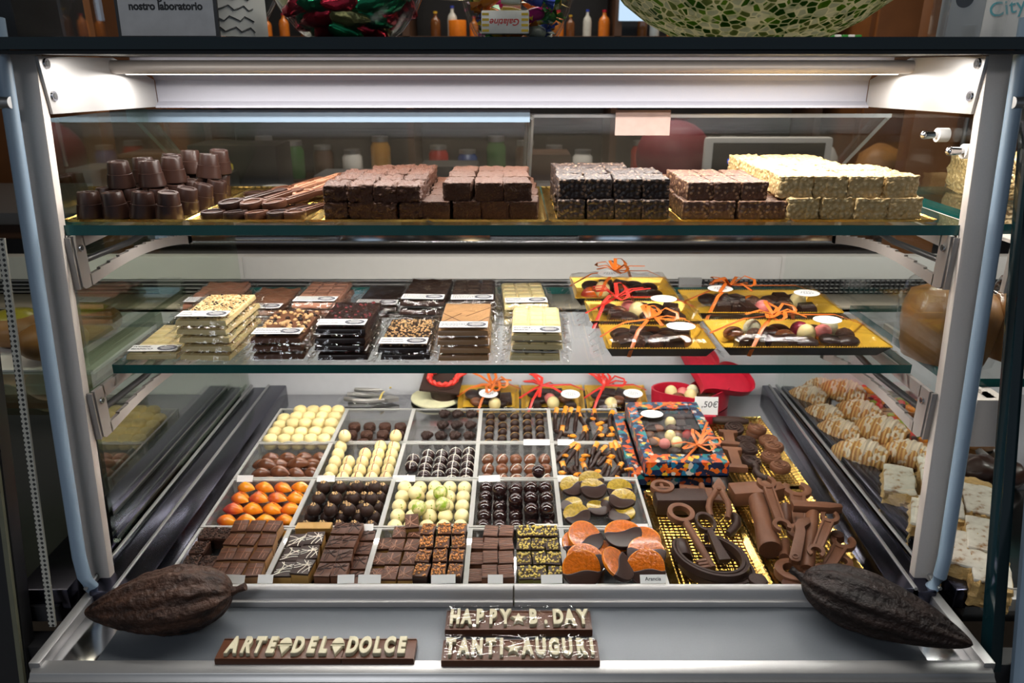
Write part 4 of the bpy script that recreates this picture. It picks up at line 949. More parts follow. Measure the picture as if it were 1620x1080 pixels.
def oval(parent, p, rx, ry, rot=(0, 0, 0), name='label_tag'):
    e = MB().lathe([(1, 0), (1, .0006), (.0002, .0006)], 24, Matrix.Diagonal((rx, ry, 1, 1))).build(name, M['paper'], parent, smooth=0); e.location = p; e.rotation_euler = rot
    t = MB()
    for k, (w_, y) in enumerate(((.9, .25), (1.1, -.05), (.6, -.32))):
        for i in range(5): t.box(((-.4 + .2 * i) * w_ * rx, y * ry + .03 * ry * (i % 2), .0007), (.11 * w_ * rx, .10 * ry, .0002))
    g = t.build('faint_print', M['badge'], e, smooth=0); return e
def window_box(label, x0, x1, y0, y1, z0, h, bowed):
    o = thing('gift_box', label, 'gift box', ((x0 + x1) / 2, (y0 + y1) / 2, z0)); w, d = (x1 - x0) / 2, (y1 - y0) / 2
    b = MB(); k = .0015
    b.box((0, 0, k), (2 * w, 2 * d, 2 * k))
    for s in (-1, 1): b.box((s * (w - k), 0, h / 2), (2 * k, 2 * d, h)); b.box((0, s * (d - k), h / 2), (2 * w - 4 * k, 2 * k, h))
    b.build('box_body', M['mosaic_card'], o, smooth=0)
    f = MB(); e = .018
    for s in (-1, 1): f.box((s * (w - e / 2), 0, h + k / 2), (e, 2 * d, k * 1.2)); f.box((0, s * (d - e * .8), h + k / 2), (2 * w - 2 * e, e * 1.6, k * 1.2))
    f.build('lid_frame', M['mosaic_card'], o, smooth=0)
    MB().box((0, 0, h - .0006), (2 * w - 2 * e, 2 * d - 3.2 * e, .0006)).build('lid_window', M['acrylic'], o, smooth=0)
    MB().box((0, 0, .0036), (2 * w - .006, 2 * d - .006, .001)).build('liner', M['black_card'], o, smooth=0)
    if bowed:
        r = MB(); c = (.030, -.062, h + .004)
        ribbon(r, [(-w, -.020 + .05, h + .002), (-.02, .082, h + .003), (.02, d, h + .002)], .0024); ribbon(r, [(-.01, -d, h + .002), c, (w, .03, h + .002)], .0024)
        bow(r, c, 1.15, 3, 5, 3); r.build('ribbon', M['orange_ribbon'], o, smooth=60)
        oval(o, (-.028, .060, h + .004), .021, .0165)
    return o
BX0, BX1, BY0, BY1 = .222, .361, 1.080, 1.316
window_box('lower colourful patterned gift box, mostly hidden under the ribboned one', BX0 - .022, BX1 - .022, BY0 + .012, BY1 + .012, .8815, .022, False)
window_box('colourful patterned gift box with window, orange ribbon and white tag', BX0, BX1, BY0, BY1, .9065, .026, True)
n = 0
for k, u, v in (('cream egg', .12, .62), ('dark square', .45, .60), ('dark square', .5, .86), ('nut cluster', .08, .36), ('milk oval', -.35, .4), ('dark oval', -.3, .05), ('cream egg', -.1, -.02), ('orange pod', -.62, -.12), ('pink ball', -.38, -.34), ('cream egg', .0, -.34), ('red ball', .52, .04), ('milk oval', .5, -.42), ('dark oval', -.1, -.62), ('dark oval', .35, -.66), ('milk oval', .18, .12), ('dark square', -.5, .62), ('dark square', -.62, .3)):
    p = Vector(((BX0 + BX1) / 2 + u * .056, (BY0 + BY1) / 2 + v * .085, .9112)); n += 1
    fb = 'rear' if v > .3 else 'front' if v < -.2 else 'middle'; lr = 'left' if u < -.2 else 'right' if u > .2 else 'centre'
    put_pk(k, p, f'inside the ribboned window box, {fb} {lr}' + (' inner' if (k, n) in (('dark square', 3), ('dark square', 17)) else ''), .98)
n = 0
for v in (-.88, -.15, .18, .40):
    for u in (-.78, .28, .72):
        n += 1; put_pk(('dark square', 'milk oval', 'dark oval')[n % 3], Vector(((BX0 + BX1) / 2 + u * .050, (BY0 + BY1) / 2 + v * .085, .9105)), f'low in the ribboned window box, {NTH[n - 1]} counted from front left', .85)
# ------------------------------------------------------------------ gift trays in cellophane
def gift(name_label, x0, x1, y0, y1, z, h, rib, seed, contents, tilt=0, oval_at=((.0, -.1),), bow_at=(-.1, .15), zrot=0, grp='gift trays wrapped in cellophane', short='gift tray'):
    o = thing('gift_tray', name_label, 'gift tray', ((x0 + x1) / 2, (y0 + y1) / 2, z), zrot, grp); o.rotation_euler = (R(tilt), 0, zrot)
    w, d = (x1 - x0) / 2, (y1 - y0) / 2; f = .80; n = 4
    m = MB(); vs = []
    def ring_(ww, dd, zz): return [(-ww, -dd, zz), (ww, -dd, zz), (ww, dd, zz), (-ww, dd, zz)]
    vs = ring_(w * .88, d * f, 0) + ring_(w, d, h) + ring_(w - .0012, d - .0012, h) + ring_(w * .88 - .001, d * f - .001, .0012)
    fs = [[3, 2, 1, 0]] + [[a * 4 + i, a * 4 + (i + 1) % 4, (a + 1) * 4 + (i + 1) % 4, (a + 1) * 4 + i] for a in range(3) for i in range(4)] + [[12, 13, 14, 15]]
    m.add(vs, fs); m.m = [0] * 5 + [1] * 9
    t = m.build('card_tray', [M['black_card'], M['yellow_card']], o, smooth=0)
    z_ = MB()
    for (ax, ay, bx, by) in ((-1, -1, 1, -1), (1, -1, 1, 1), (1, 1, -1, 1), (-1, 1, -1, -1)):
        L = 2 * (w if ax != bx else d); nn = int(L / .0035)
        for k in range(nn):
            tt = (k + .5) / nn; z_.box(((ax + (bx - ax) * tt) * w, (ay + (by - ay) * tt) * d, h + .0006), (.0018, .0018, .0016))
    z_.build('zigzag_edge', M['yellow_card'], t, smooth=0)
    q = random.Random(seed)
    def top(u, v):
        e = max(abs(u * 2 - 1), abs(v * 2 - 1)); zz = h + .006 + .010 * (1 - e ** 4) + .003 * noise.noise(Vector((u * 9, v * 9, seed)))
        if e > .985: zz = h * .5
        return ((u * 2 - 1) * (w + .005), (v * 2 - 1) * (d + .005), zz)
    s = MB().surf(top, 26, 20)
    # gathered film at the ends
    for sx in (-1, 1):
        def end(u, v, sx=sx): return (sx * (w + .004 + .012 * v), (u * 2 - 1) * (d + .003) * (1 - .12 * v), h * .6 - (h * .6 - .001) * v + .0035 * math.sin(u * 26 + seed) * v)
        s.surf(end, 22, 4)
    s.build('cellophane_wrapper', M['film2'], o, smooth=25, fix=False)
    r = MB(); hz = h + .019; c = (bow_at[0] * w, bow_at[1] * d, hz + .002)
    ribbon(r, [(-w - .004, (bow_at[1] - .35) * d, h), (-w * .6, (bow_at[1] - .2) * d, hz), c, (w * .6, (bow_at[1] + .12) * d, hz), (w + .004, (bow_at[1] + .25) * d, h)], .0028)
    ribbon(r, [((bow_at[0] - .5) * w, -d - .004, h * .3), ((bow_at[0] - .3) * w, -d * .6, hz), c, ((bow_at[0] + .3) * w, d * .7, hz), ((bow_at[0] + .4) * w, d + .004, h)], .0028)
    bow(r, c, 1.25, seed, 4, 3, .003); r.build('ribbon', rib, o, smooth=60)
    for (u, v) in oval_at: oval(o, (u * w, v * d, hz + .0035), .020, .0125, (R(8), 0, R(-6)))
    bpy.context.view_layer.update()
    W_m = o.matrix_world.copy()
    cc = ['dark square', 'milk oval', 'dark oval', 'nut cluster', 'dark square', 'milk oval']; nu_ = int(w * 2 / .029); base = [(c_[1], c_[2]) for c_ in contents]; extra = []
    for j, v in enumerate((-.62, .0, .62)):
        for i in range(nu_):
            u = -.9 + 1.8 * (i + .5) / nu_
            if all(abs(u - a_) * w > .019 or abs(v - b_) * d * .72 > .015 for a_, b_ in base): extra.append((cc[(i * 2 + j) % 6], u, v, f'{ROWW[j]}, {COLW[i]}'))
    for i, (k, u, v, wh) in enumerate(contents + extra):
        p = W_m @ Vector((u * w * .82, v * d * .72, .0016)); put_pk(k, p, f'in {short}, {wh}', 1.22, q.uniform(-.4, .4))
LZ = LOW + .0006
gift('front left ribboned gift tray at the shelf edge, dark chocolates inside', .130, .279, .946, 1.046, LZ, .015, M['orange_ribbon'], 4, [('dark oval', -.7, .1, 'far left'), ('dark oval', -.25, .2, 'left of centre'), ('nut cluster', -.45, -.5, 'front left'), ('nut cluster', .0, -.45, 'front centre'), ('dark oval', .3, .15, 'right of centre'), ('milk oval', .62, -.3, 'far right'), ('dark square', -.75, -.5, 'front corner')], oval_at=((.42, -.42),), bow_at=(-.1, .3), short='the front left gift tray')
gift('gift tray with shiny red bow, second from the shelf edge', .118, .286, 1.052, 1.152, LZ + .004, .015, M['red_ribbon'], 11, [('milk oval', -.5, .1, 'left'), ('cream egg', -.1, -.1, 'middle'), ('dark oval', .3, .2, 'right of middle'), ('pink ball', -.25, .5, 'rear left'), ('dark square', -.6, -.5, 'front left'), ('dark oval', .15, -.5, 'front')], oval_at=((.38, -.2),), bow_at=(-.45, .1), short='the red bow tray')
gift('rear left gift tray with orange bow, farthest from the shelf edge', .104, .272, 1.158, 1.285, LZ + .006, .016, M['orange_ribbon'], 21, [('dark oval', .45, .1, 'right'), ('dark oval', .7, .3, 'far right'), ('milk oval', .0, .0, 'middle'), ('cream egg', -.5, -.3, 'front left'), ('orange pod', -.75, .0, 'far left')], oval_at=((-.25, .1),), bow_at=(-.1, .5), short='the rear left tray')
gift('long front right gift tray, yellow inside, at the shelf edge', .290, .522, .948, 1.066, LZ, .016, M['orange_ribbon'], 31, [('milk oval', -.85, .3, 'far left'), ('pale egg', -.55, .45, 'left rear'), ('dark oval', -.3, .35, 'left of centre'), ('crimson ball', .18, .5, 'right of centre'), ('dark oval', .42, .6, 'rear right'), ('pale egg', .66, .5, 'far right'), ('pink ball', .5, .2, 'right middle'), ('cream egg', .2, -.05, 'centre'), ('dark square', -.6, -.4, 'front left'), ('dark oval', .5, -.4, 'front right'), ('dark oval', .75, -.5, 'front right corner'), ('dark oval', -.1, -.4, 'front middle')], oval_at=((.38, -.12),), bow_at=(-.2, .35), short='the long front tray')
gift('long rear right gift tray with nut clusters and two white tags', .283, .513, 1.088, 1.212, LZ + .004, .016, M['orange_ribbon'], 41, [('nut cluster', -.05, .0, 'middle'), ('nut cluster', .12, -.25, 'front middle'), ('orange pod', .0, .6, 'rear middle'), ('dark square', -.3, .5, 'rear left'), ('dark oval', .3, .4, 'rear right'), ('dark oval', .5, .1, 'right'), ('milk oval', .42, -.4, 'front right'), ('cream egg', .72, .0, 'far right'), ('pink ball', .02, -.6, 'front centre'), ('dark square', -.65, -.3, 'front left'), ('dark square', -.4, -.2, 'left of centre'), ('dark oval', .3, -.6, 'front row right')], oval_at=((-.55, -.1), (.58, -.5)), bow_at=(-.35, .3), short='the long rear tray')
DZ = .8812
gift('gift tray with orange bow beside the chocolate hat on the deck', -.112, .014, 1.372, 1.462, DZ, .016, M['orange_ribbon'], 51, [('dark oval', .5, -.3, 'right'), ('dark square', .7, .2, 'far right'), ('milk oval', -.5, -.2, 'left'), ('dark oval', .0, .1, 'middle'), ('cream egg', .25, -.6, 'front')], tilt=14, oval_at=((.0, -.25),), bow_at=(.1, .5), short='the hat-side deck tray')
gift('gift tray with red bow in the middle of the deck back row', .020, .150, 1.372, 1.462, DZ, .016, M['red_ribbon'], 61, [('dark oval', -.5, .1, 'left'), ('pink ball', -.1, .0, 'middle'), ('cream egg', .0, -.5, 'front'), ('milk oval', .5, .1, 'right'), ('dark square', -.7, -.5, 'front left')], tilt=14, oval_at=((.55, -.3),), bow_at=(-.35, .4), short='the middle deck tray')
gift('gift tray with red bow next to the heart shaped box', .156, .282, 1.372, 1.462, DZ, .016, M['red_ribbon'], 71, [('dark oval', -.5, .1, 'left'), ('milk oval', .1, .0, 'middle'), ('cream egg', -.3, -.6, 'front left'), ('dark square', .5, -.3, 'right'), ('milk oval', .7, .3, 'far right')], tilt=14, oval_at=((.5, -.25),), bow_at=(-.4, .4), short='the heart-side deck tray')
# ------------------------------------------------------------------ heart box, cap, wrapped pliers
def heart(w, n=44):
    P = []
    for k in range(n):
        t = 2 * math.pi * k / n; P.append((w * math.sin(t) ** 3, w * (13 * math.cos(t) - 5 * math.cos(2 * t) - 2 * math.cos(3 * t) - math.cos(4 * t)) / 16.5))
    return P[::-1]
hb = thing('heart_box', 'open red heart shaped box with leaning lid, filled with chocolates, at the deck back right', 'gift box', (.375, 1.395, .8812), R(8))
P = heart(.083); m = MB(); n = len(P); vs = [(x, y * .72, 0) for x, y in P] + [(x * 1.03, y * .74, .045) for x, y in P] + [(x * .98, y * .70, .045) for x, y in P] + [(x * .96, y * .69, .003) for x, y in P]
m.add(vs, [[a * n + i, a * n + (i + 1) % n, (a + 1) * n + (i + 1) % n, (a + 1) * n + i] for a in range(3) for i in range(n)] + [list(range(n - 1, -1, -1)), list(range(3 * n, 4 * n))]); m.build('box_body', M['red_card'], hb, smooth=50)
lid = MB(); lid.prism([(x * 1.05, y * .76) for x, y in P], 0, .003); vs = [(x * 1.05, y * .76, 0) for x, y in P] + [(x * 1.05, y * .76, .018) for x, y in P] + [(x * 1.02, y * .74, .018) for x, y in P] + [(x * 1.02, y * .74, 0) for x, y in P]
lid.add(vs, [[a * n + i, a * n + (i + 1) % n, (a + 1) * n + (i + 1) % n, (a + 1) * n + i] for a in range(3) for i in range(n)])
lo = lid.build('lid', M['red_card'], hb, smooth=50); lo.location = (.047, .024, .067); lo.rotation_euler = (R(26), R(28), R(-30))
for i, (k, u, v, wh) in enumerate((('cream egg', -.72, .35, 'far left'), ('milk oval', -.5, .0, 'left front'), ('pink ball', -.30, .42, 'left of centre'), ('pale egg', .0, .35, 'centre, upright'), ('cream egg', -.1, .0, 'front centre'), ('dark oval', .32, .45, 'right rear'), ('milk oval', .55, .12, 'right'), ('nut cluster', .3, .05, 'right of centre'), ('orange pod', .05, -.3, 'front tip'), ('dark oval', .7, .42, 'far right'))):
    put_pk(k, Vector((.375 + u * .062, 1.402 + v * .045 - .012, .9005 if wh != 'centre, upright' else .903)), 'in the heart box, ' + wh, 1.2)
pt = thing('price_tag', 'white price tag reading 50 cents euro in front of the heart box', 'price tag', at(1126, 658, .925) + Vector((0, 0, .0)), R(-4))
e = MB().box((0, 0, .018), (.046, .0008, .036)).build('card', M['paper'], pt, smooth=0); e.rotation_euler = (R(-14), 0, 0); t = obj('lettering', text_mesh(',50€', .017, M['ink'], bold=.0001, shear=.15), e, (.006, -.0006, .020), (math.pi / 2, 0, 0))
pt.location = (.385, 1.326, .902)
pt['label'] = 'white price tag with handwritten ,50€ in front of the heart box'
st = MB().box((.38, 1.328, .8925), (.05, .018, .018)); tag(st.build('tag_stand', M['red_card'], bevel=.002), 'small red block under the price tag by the heart box', 'tag stand')
hat = thing('chocolate_hat', 'dark chocolate hat on a cream disc with twisted red cord', 'chocolate hat', at(690, 630, .884), R(-8))
MB().lathe([(.050, 0), (.0535, .0012), (.0535, .004), (.048, .0052), (.0002, .0055)], 40).build('cream_brim', M['cream_paste'], hat, smooth=50)
MB().lathe([(.029, 0), (.031, .012), (.034, .030), (.0002, .031)], 32).build('crown', M['dark_matt'], hat, smooth=50).location = (.018, .004, .0055)
b = MB().box((0, 0, 0), (.084, .084, .005)).build('square_board', M['dark_matt'], hat, bevel=.001); b.location = (.014, .006, .042); b.rotation_euler = (R(16), R(4), R(3))
cd_ = MB(); pts = [(.026 * math.cos(a) * (1 + .12 * a / 6), .024 * math.sin(a), .006) for a in [R(120) + R(250) * k / 26 for k in range(27)]] + [(.034, .012, .008), (.046, .018, .010)]
for ph in (0, math.pi): cd_.tube([(x + .0030 * math.cos(i * 1.15 + ph), y, z + .0030 * math.sin(i * 1.15 + ph)) for i, (x, y, z) in enumerate(pts)], .0042, 8)
cd_.build('twisted_cord', M['red_paste'], b, smooth=60)
for k, (px, py, rz, lab) in enumerate(((605, 616, 3, 'silver grey chocolate pliers in cellophane, rear pair beside the cap'), (590, 633, -4, 'silver grey chocolate pliers in cellophane, front pair beside the cap'))):
    o = thing('wrapped_pliers', lab, 'chocolate tool', at(px, py, .885), R(rz))
    m = MB(); h = .009
    m.prism([(.056, -.002), (.056, .002), (.036, .0105), (.026, .0085), (.026, -.0085), (.036, -.0105)][::-1], 0, h)
    for s in (-1, 1): m.tube([(.03, s * .003, .005), (.014, s * .008, .005), (-.01, s * .014, .005), (-.034, s * .015, .006), (-.058, s * .011, .007)], [.0052, .0058, .005, .0055, .005], 10)
    m.build('pliers', M['silver_foil'], o, smooth=45, bevel=.0006)
    def wrap(u, v): return ((u - .5) * .150, (v - .5) * .052 * (1 - .25 * abs(u - .5)), .001 + .016 * math.sin(v * math.pi) * (1 - abs(u * 2 - 1) ** 3) + .003 * noise.noise(Vector((u * 14, v * 9, k))))
    MB().surf(wrap, 26, 12).build('cellophane_wrapper', M['film2'], o, smooth=25, fix=False)
    MB().tube([(.02, -.020, .012), (.021, 0, .017), (.02, .020, .012)], .0022, 6, flat=.3).build('ribbon', M['pist_bit'], o, smooth=50)
# ------------------------------------------------------------------ wrapped chocolate bars on the lower shelf
BW, BD, BH = .073, .132, .0098
def bar(name, m, style, top=None, text=None, seed=0, dark_label=False):
    root = thing(name, '', 'chocolate bar'); q = random.Random(seed)
    hb_ = BH * .72
    MB().box((0, 0, .0012 + hb_ / 2), (BW * .95, BD * .95, hb_), taper=.97).build('chocolate', m, root, bevel=.0014)
    z = .0012 + hb_
    if style == 'squares':
        t = MB()
        for i in range(3):
            for j in range(6):
                t.box(((i - 1) * BW * .305, (j - 2.5) * BD * .152, z + .0008), (BW * .285, BD * .142, .0022), taper=.78)
        t.build('moulded_squares', m, root, bevel=.0006)
    elif style == 'facets':
        t = MB(); pts = {}
        for i in range(5):
            for j in range(8): pts[i, j] = ((i / 4 - .5) * BW * .9, (j / 7 - .5) * BD * .9, z + (.0030 if (i + j) % 2 else .0004))
        vs = [pts[i, j] for j in range(8) for i in range(5)]; fs = []
        for j in range(7):
            for i in range(4):
                a, b, c, d = j * 5 + i, j * 5 + i + 1, (j + 1) * 5 + i + 1, (j + 1) * 5 + i
                fs += [(a, b, c), (a, c, d)] if (i + j) % 2 else [(a, b, d), (b, c, d)]
        t.add(vs, fs).build('moulded_facets', m, root, smooth=0)
    elif style == 'lines':
        t = MB()
        for a, b in (((-.45, .1), (.1, -.3)), ((.1, -.3), (.45, -.02)), ((-.45, -.2), (-.1, .1)), ((0, .0), (.45, .3))): t.tube([(a[0] * BW, a[1] * BD, z + .0001), (b[0] * BW, b[1] * BD, z + .0001)], .0005, 4)
        t.build('score_lines', M['milk'], root)
    elif style == 'topped':
        for nm, mm, cnt, r0, r1 in top:
            t = MB()
            for k in range(cnt):
                x, y = q.uniform(-.43, .43) * BW, q.uniform(-.40, .45) * BD
                t.ball((x, y, z + r0 * .2), q.uniform(r0, r1), 6, 4, sz=q.uniform(.6, .95))
            o = t.build(nm, mm, root, smooth=50 if r0 > .0022 else 0); o['kind'] = 'stuff'
    zt = z + (.0042 if style == 'topped' else .0028)
    wl = MB()
    def film(u, v):
        e = max(abs(u * 2 - 1), abs(v * 2 - 1)); zz = zt + .0004 + .0012 * noise.noise(Vector((u * 8, v * 10, seed)))
        x, y = (u - .5) * (BW + .020), (v - .5) * (BD + .020); ov = max(abs(x) - BW * .485, abs(y) - BD * .49)
        if ov > 0:
            k_ = min(1, ov / .004); zz = zt * (1 - k_) + .0015 * k_ + k_ * (.0030 * noise.noise(Vector((x * 330, y * 330, seed))) + .0026 * noise.noise(Vector((x * 140, y * 140, seed + 7))) + .0018)
            x += k_ * .0022 * noise.noise(Vector((y * 260, seed, 2))); y += k_ * .0022 * noise.noise(Vector((x * 260, seed, 5)))
        return (x, y, max(.0002, zz))
    wl.surf(film, 34, 46); wl.build('cellophane_wrapper', M['film2'], root, smooth=18, fix=False)
    lw, ld = BW * .90, .024; yl = -BD * .5 + .018
    L = MB().box((0, 0, 0), (lw, ld, .0005)).build('paper_label', M['paper'], root, smooth=0); L.location = (0, yl, zt + .0016)
    bd = MB().lathe([(1, 0), (1, .0003), (.0002, .0003)], 26, Matrix.Diagonal((.0135, .0095, 1, 1))).build('oval_badge', M['badge'], L, smooth=0); bd.location = (lw * .5 - .0155, 0, .0003)
    sl = MB()
    for k, (w_, y) in enumerate(((.012, .0045), (.019, .001), (.018, -.0018), (.012, -.005))): sl.box((lw * .5 - .0155, y, .00075), (w_, .0009, .0002))
    sl.build('badge_print', M['paper'], L, smooth=0)
    if text:
        for i, ln in enumerate(text):
            obj('lettering', text_mesh(ln, .0068 if len(ln) < 9 else .0050, M['ink'], bold=.00022, align='LEFT', wide=.62 if len(ln) > 22 else (.72 if len(ln) > 10 else 1.15)), L, (-lw * .47, .0048 - .0085 * i, .0004))
    else:
        t = MB(); a = random.Random(seed + 5)
        for i in range(3):
            x = -lw * .46
            while x < lw * .10: w_ = a.uniform(.0015, .004); t.box((x + w_ / 2, .007 - .0065 * i, .0004), (w_, .0021, .0002)); x += w_ + .0008
        t.build('faint_print', M['ink'], L, smooth=0)
    return Kind(root, 'chocolate bar')
N_ = M['nut']
kb = {
 'white grain': bar('wrapped_bar', M['ivory'], 'topped', [('nut_grains', N_, 260, .0011, .0021), ('dark_grains', M['dark'], 60, .0011, .0021)], ['cioccolato bianco', 'con granella'], 1),
 'hazelnut': bar('wrapped_bar', M['milk_matt'], 'topped', [('hazelnut_halves', N_, 62, .0028, .0042), ('dark_nuts', M['dark_matt'], 26, .0028, .0040)], None, 2),
 'berry': bar('wrapped_bar', M['dark'], 'topped', [('red_berries', M['berry'], 44, .0015, .0028), ('dark_crumbs', M['dark_matt'], 80, .0013, .0026)], ['cioccolato fondente', 'lampone e mirtillo'], 3),
 'dark grain': bar('wrapped_bar', M['dark'], 'topped', [('nut_grains', N_, 330, .0011, .0021)], ['cioccolato fondente', 'con granella di pistacchio'], 4),
 'caramel': bar('wrapped_bar', M['caramel'], 'lines', None, None, 5),
 'white': bar('wrapped_bar', M['ivory'], 'squares', None, ['IVOIRE', 'BIANCO'], 6),
 'rosy facet': bar('wrapped_bar', M['rosy'], 'facets', None, None, 7),
 'milk facet': bar('wrapped_bar', M['pale'], 'facets', None, None, 8),
 'milk squares': bar('wrapped_bar', M['rosy'], 'squares', None, None, 9),
 'plain dark': bar('wrapped_bar', M['dark'], 'plain', None, None, 10),
 'dark facet': bar('wrapped_bar', M['dark_matt'], 'facets', None, None, 11),
 'dark squares': bar('wrapped_bar', M['dark_matt'], 'squares', None, None, 12),
}
FY = .936 + BD / 2; RY = 1.086 + BD / 2
def stack(kind, x, y, n, desc, dz=.0125, rz=0, z0=LZ, shift=(0, 0)):
    for k in range(n):
        w = 'single bar' if n == 1 else 'topmost' if k == n - 1 else 'bottom one' if k == 0 else f'{NTH[n - 1 - k]} from the top'
        kb[kind].put((x + shift[0] * k + rnd.uniform(-.0022, .0022), y + shift[1] * k + rnd.uniform(-.0025, .0025), z0 + k * dz), f'wrapped {desc}, {w}', 'wrapped bars on the lower shelf', (0, 0, R(rz + rnd.uniform(-2.5, 2.5))))
stack('white', -.497, FY, 1, 'white bar alone at the far left front of the shelf')
stack('white grain', -.415, FY - .002, 5, 'white bar with nut grains in the tall left stack', rz=-2)
stack('hazelnut', -.322, FY, 3, 'milk bar with whole hazelnuts, second front stack', .0118)
stack('berry', -.233, FY, 4, 'dark bar with red berries, third front stack', .0122)
stack('dark grain', -.147, FY - .002, 2, 'dark bar with nut grains, fourth front stack', .0110)
stack('caramel', -.066, FY - .004, 4, 'smooth caramel bar, fifth front stack', .0118)
stack('white', .035, FY - .003, 3, 'white squares bar, rightmost front stack', .0148, rz=-2)
stack('rosy facet', -.478, RY, 3, 'rosy facetted bar at the rear left', .0125)
stack('milk facet', -.392, RY, 2, 'milk facetted bar second in the rear', .0135)
stack('milk squares', -.307, RY, 3, 'milk squares bar third in the rear', .0125)
stack('plain dark', -.215, RY + .03, 2, 'plain dark bar fourth in the rear', .0115)
stack('dark facet', -.138, RY, 3, 'dark facetted bar with white label, fifth in the rear', .0145)
stack('dark squares', -.062, RY, 3, 'dark squares bar sixth in the rear', .0140)
stack('white', .020, RY, 3, 'white squares bar at the rear right', .0120, rz=1)

# ------------------------------------------------------------------ top shelf: gold trays and their heaps
TZ = TOP + .0006
TT = [(-.548, -.402), (-.398, -.252), (-.250, -.104), (-.101, .042), (.046, .194), (.198, .340), (.344, .520)]
whats = ['dark chocolate cups', 'chocolate spoons', 'flaked squares', 'grainy brownies', 'dark puffed rice squares', 'milk puffed rice squares', 'white puffed rice squares']
for (a, b), wt in zip(TT, whats): gold_card('gold_tray', a, b, .900, 1.165, TZ, f'gold foil tray under the {wt} on the top shelf', .005)
TZ2 = TZ + .0022
def bricks(name, m, w, d, h, amp, seed, n=3, cuts=7):
    out = []
    for k in range(n): out.append(Kind(MB().box((0, 0, h / 2), (w, d, h)).build(name, m, None, bevel=.0018, sub=cuts, rough=(amp, 260, seed + k), smooth=50), 'square'))
    return out
def heap(kinds, x0, y0, w, d, h, layers, desc, group):
    """layers: list of (offset x, offset y, [columns per row]) from bottom to top"""
    c = 0
    for li, (ox, oy, rows) in enumerate(layers):
        for j, spec in enumerate(rows):
            for i in range(spec[1] - spec[0]):
                ii = i + spec[0]; c += 1
                p = (x0 + ox + (ii + .5) * w * 1.03 + rnd.uniform(-.0016, .0016), y0 + oy + (j + .5) * d * 1.03 + rnd.uniform(-.0015, .0015), TZ2 + li * h * 1.0)
                lay = ['lower layer', 'upper layer', 'third layer'][li] if len(layers) > 1 else 'one layer'
                kinds[(c * 5 + li) % len(kinds)].put(p, f'{desc}, {lay}, {ROWW[j]}, {COLW[i]}', group, (0, 0, rnd.uniform(-.10, .10)))
heap(bricks('flaked_square', M['flaky'], .0295, .050, .0205, .0034, 1), -.233, .912, .0295, .050, .0205, [(0, 0, [(0, 4)] * 4), (.0, .002, [(0, 4), (0, 4), (0, 4), (1, 4)])], 'flaked dark square', 'flaked squares')
heap(bricks('brownie_square', M['gran'], .0345, .053, .0225, .0016, 11), -.109, .912, .0345, .053, .0222, [(.0, 0, [(0, 4)] * 4), (.026, .004, [(0, 3), (0, 3), (0, 3)])], 'grainy brownie on the top shelf', 'grainy brownies')
heap(bricks('puffed_rice_square', M['puff_dark'], .0335, .054, .0245, .0016, 21), .057, .912, .0335, .054, .0242, [(0, 0, [(0, 4)] * 4), (.0, .006, [(0, 4), (0, 4), (0, 3)])], 'dark puffed rice square', 'dark puffed rice squares')
heap(bricks('puffed_rice_square', M['puff_milk'], .0325, .060, .0225, .0014, 31), .211, .912, .0325, .060, .0223, [(0, 0, [(0, 4)] * 4), (.004, .006, [(0, 3), (0, 3)])], 'milk puffed rice square', 'milk puffed rice squares')
heap(bricks('puffed_rice_square', M['puff_white'], .041, .058, .0262, .0024, 41), .336, .912, .0415, .058, .0258, [(0, 0, [(0, 4)] * 4), (-.006, .006, [(0, 4), (0, 4), (0, 3), (0, 3)])], 'white puffed rice square', 'white puffed rice squares')
# chocolate cups: truncated cones with a rim step
cup = Kind(MB().lathe([(.0128, 0), (.0138, .001), (.0134, .006), (.0122, .014), (.0122, .0146), (.0114, .0148), (.0104, .026), (.0098, .0272), (.0070, .0272), (.0066, .0262), (.0002, .0262)], 28).build('chocolate_cup', M['dark'], smooth=40), 'chocolate')
rows = [(4, .924), (4, .958), (4, .992), (4, 1.027), (3, 1.062), (3, 1.097)]
for j, (n_, y) in enumerate(rows):
    for i in range(n_):
        cup.put((-.527 + .0325 * i + .006 * j, y, TZ2), f'dark chocolate cup, lower layer, {NTH[j]} row from the shelf edge, {COLW[i]}', 'dark chocolate cups', (R(rnd.uniform(-5, 5)), R(rnd.uniform(-4, 6) + (9 if i == n_ - 1 else 0)), 0), 1.2)
for i, (x, y, z) in enumerate(((-.500, .958, .033), (-.462, .962, .033), (-.487, .998, .033), (-.452, 1.002, .033), (-.420, 1.04, .033), (-.470, 1.040, .033), (-.425, 1.095, .033), (-.462, 1.085, .033))):
    cup.put((x, y, TZ2 + z), f'dark chocolate cup in the upper layer, {NTH[i]} counted from the shelf edge', 'dark chocolate cups', (R(rnd.uniform(-5, 5)), R(rnd.uniform(-3, 6)), 0), 1.2)
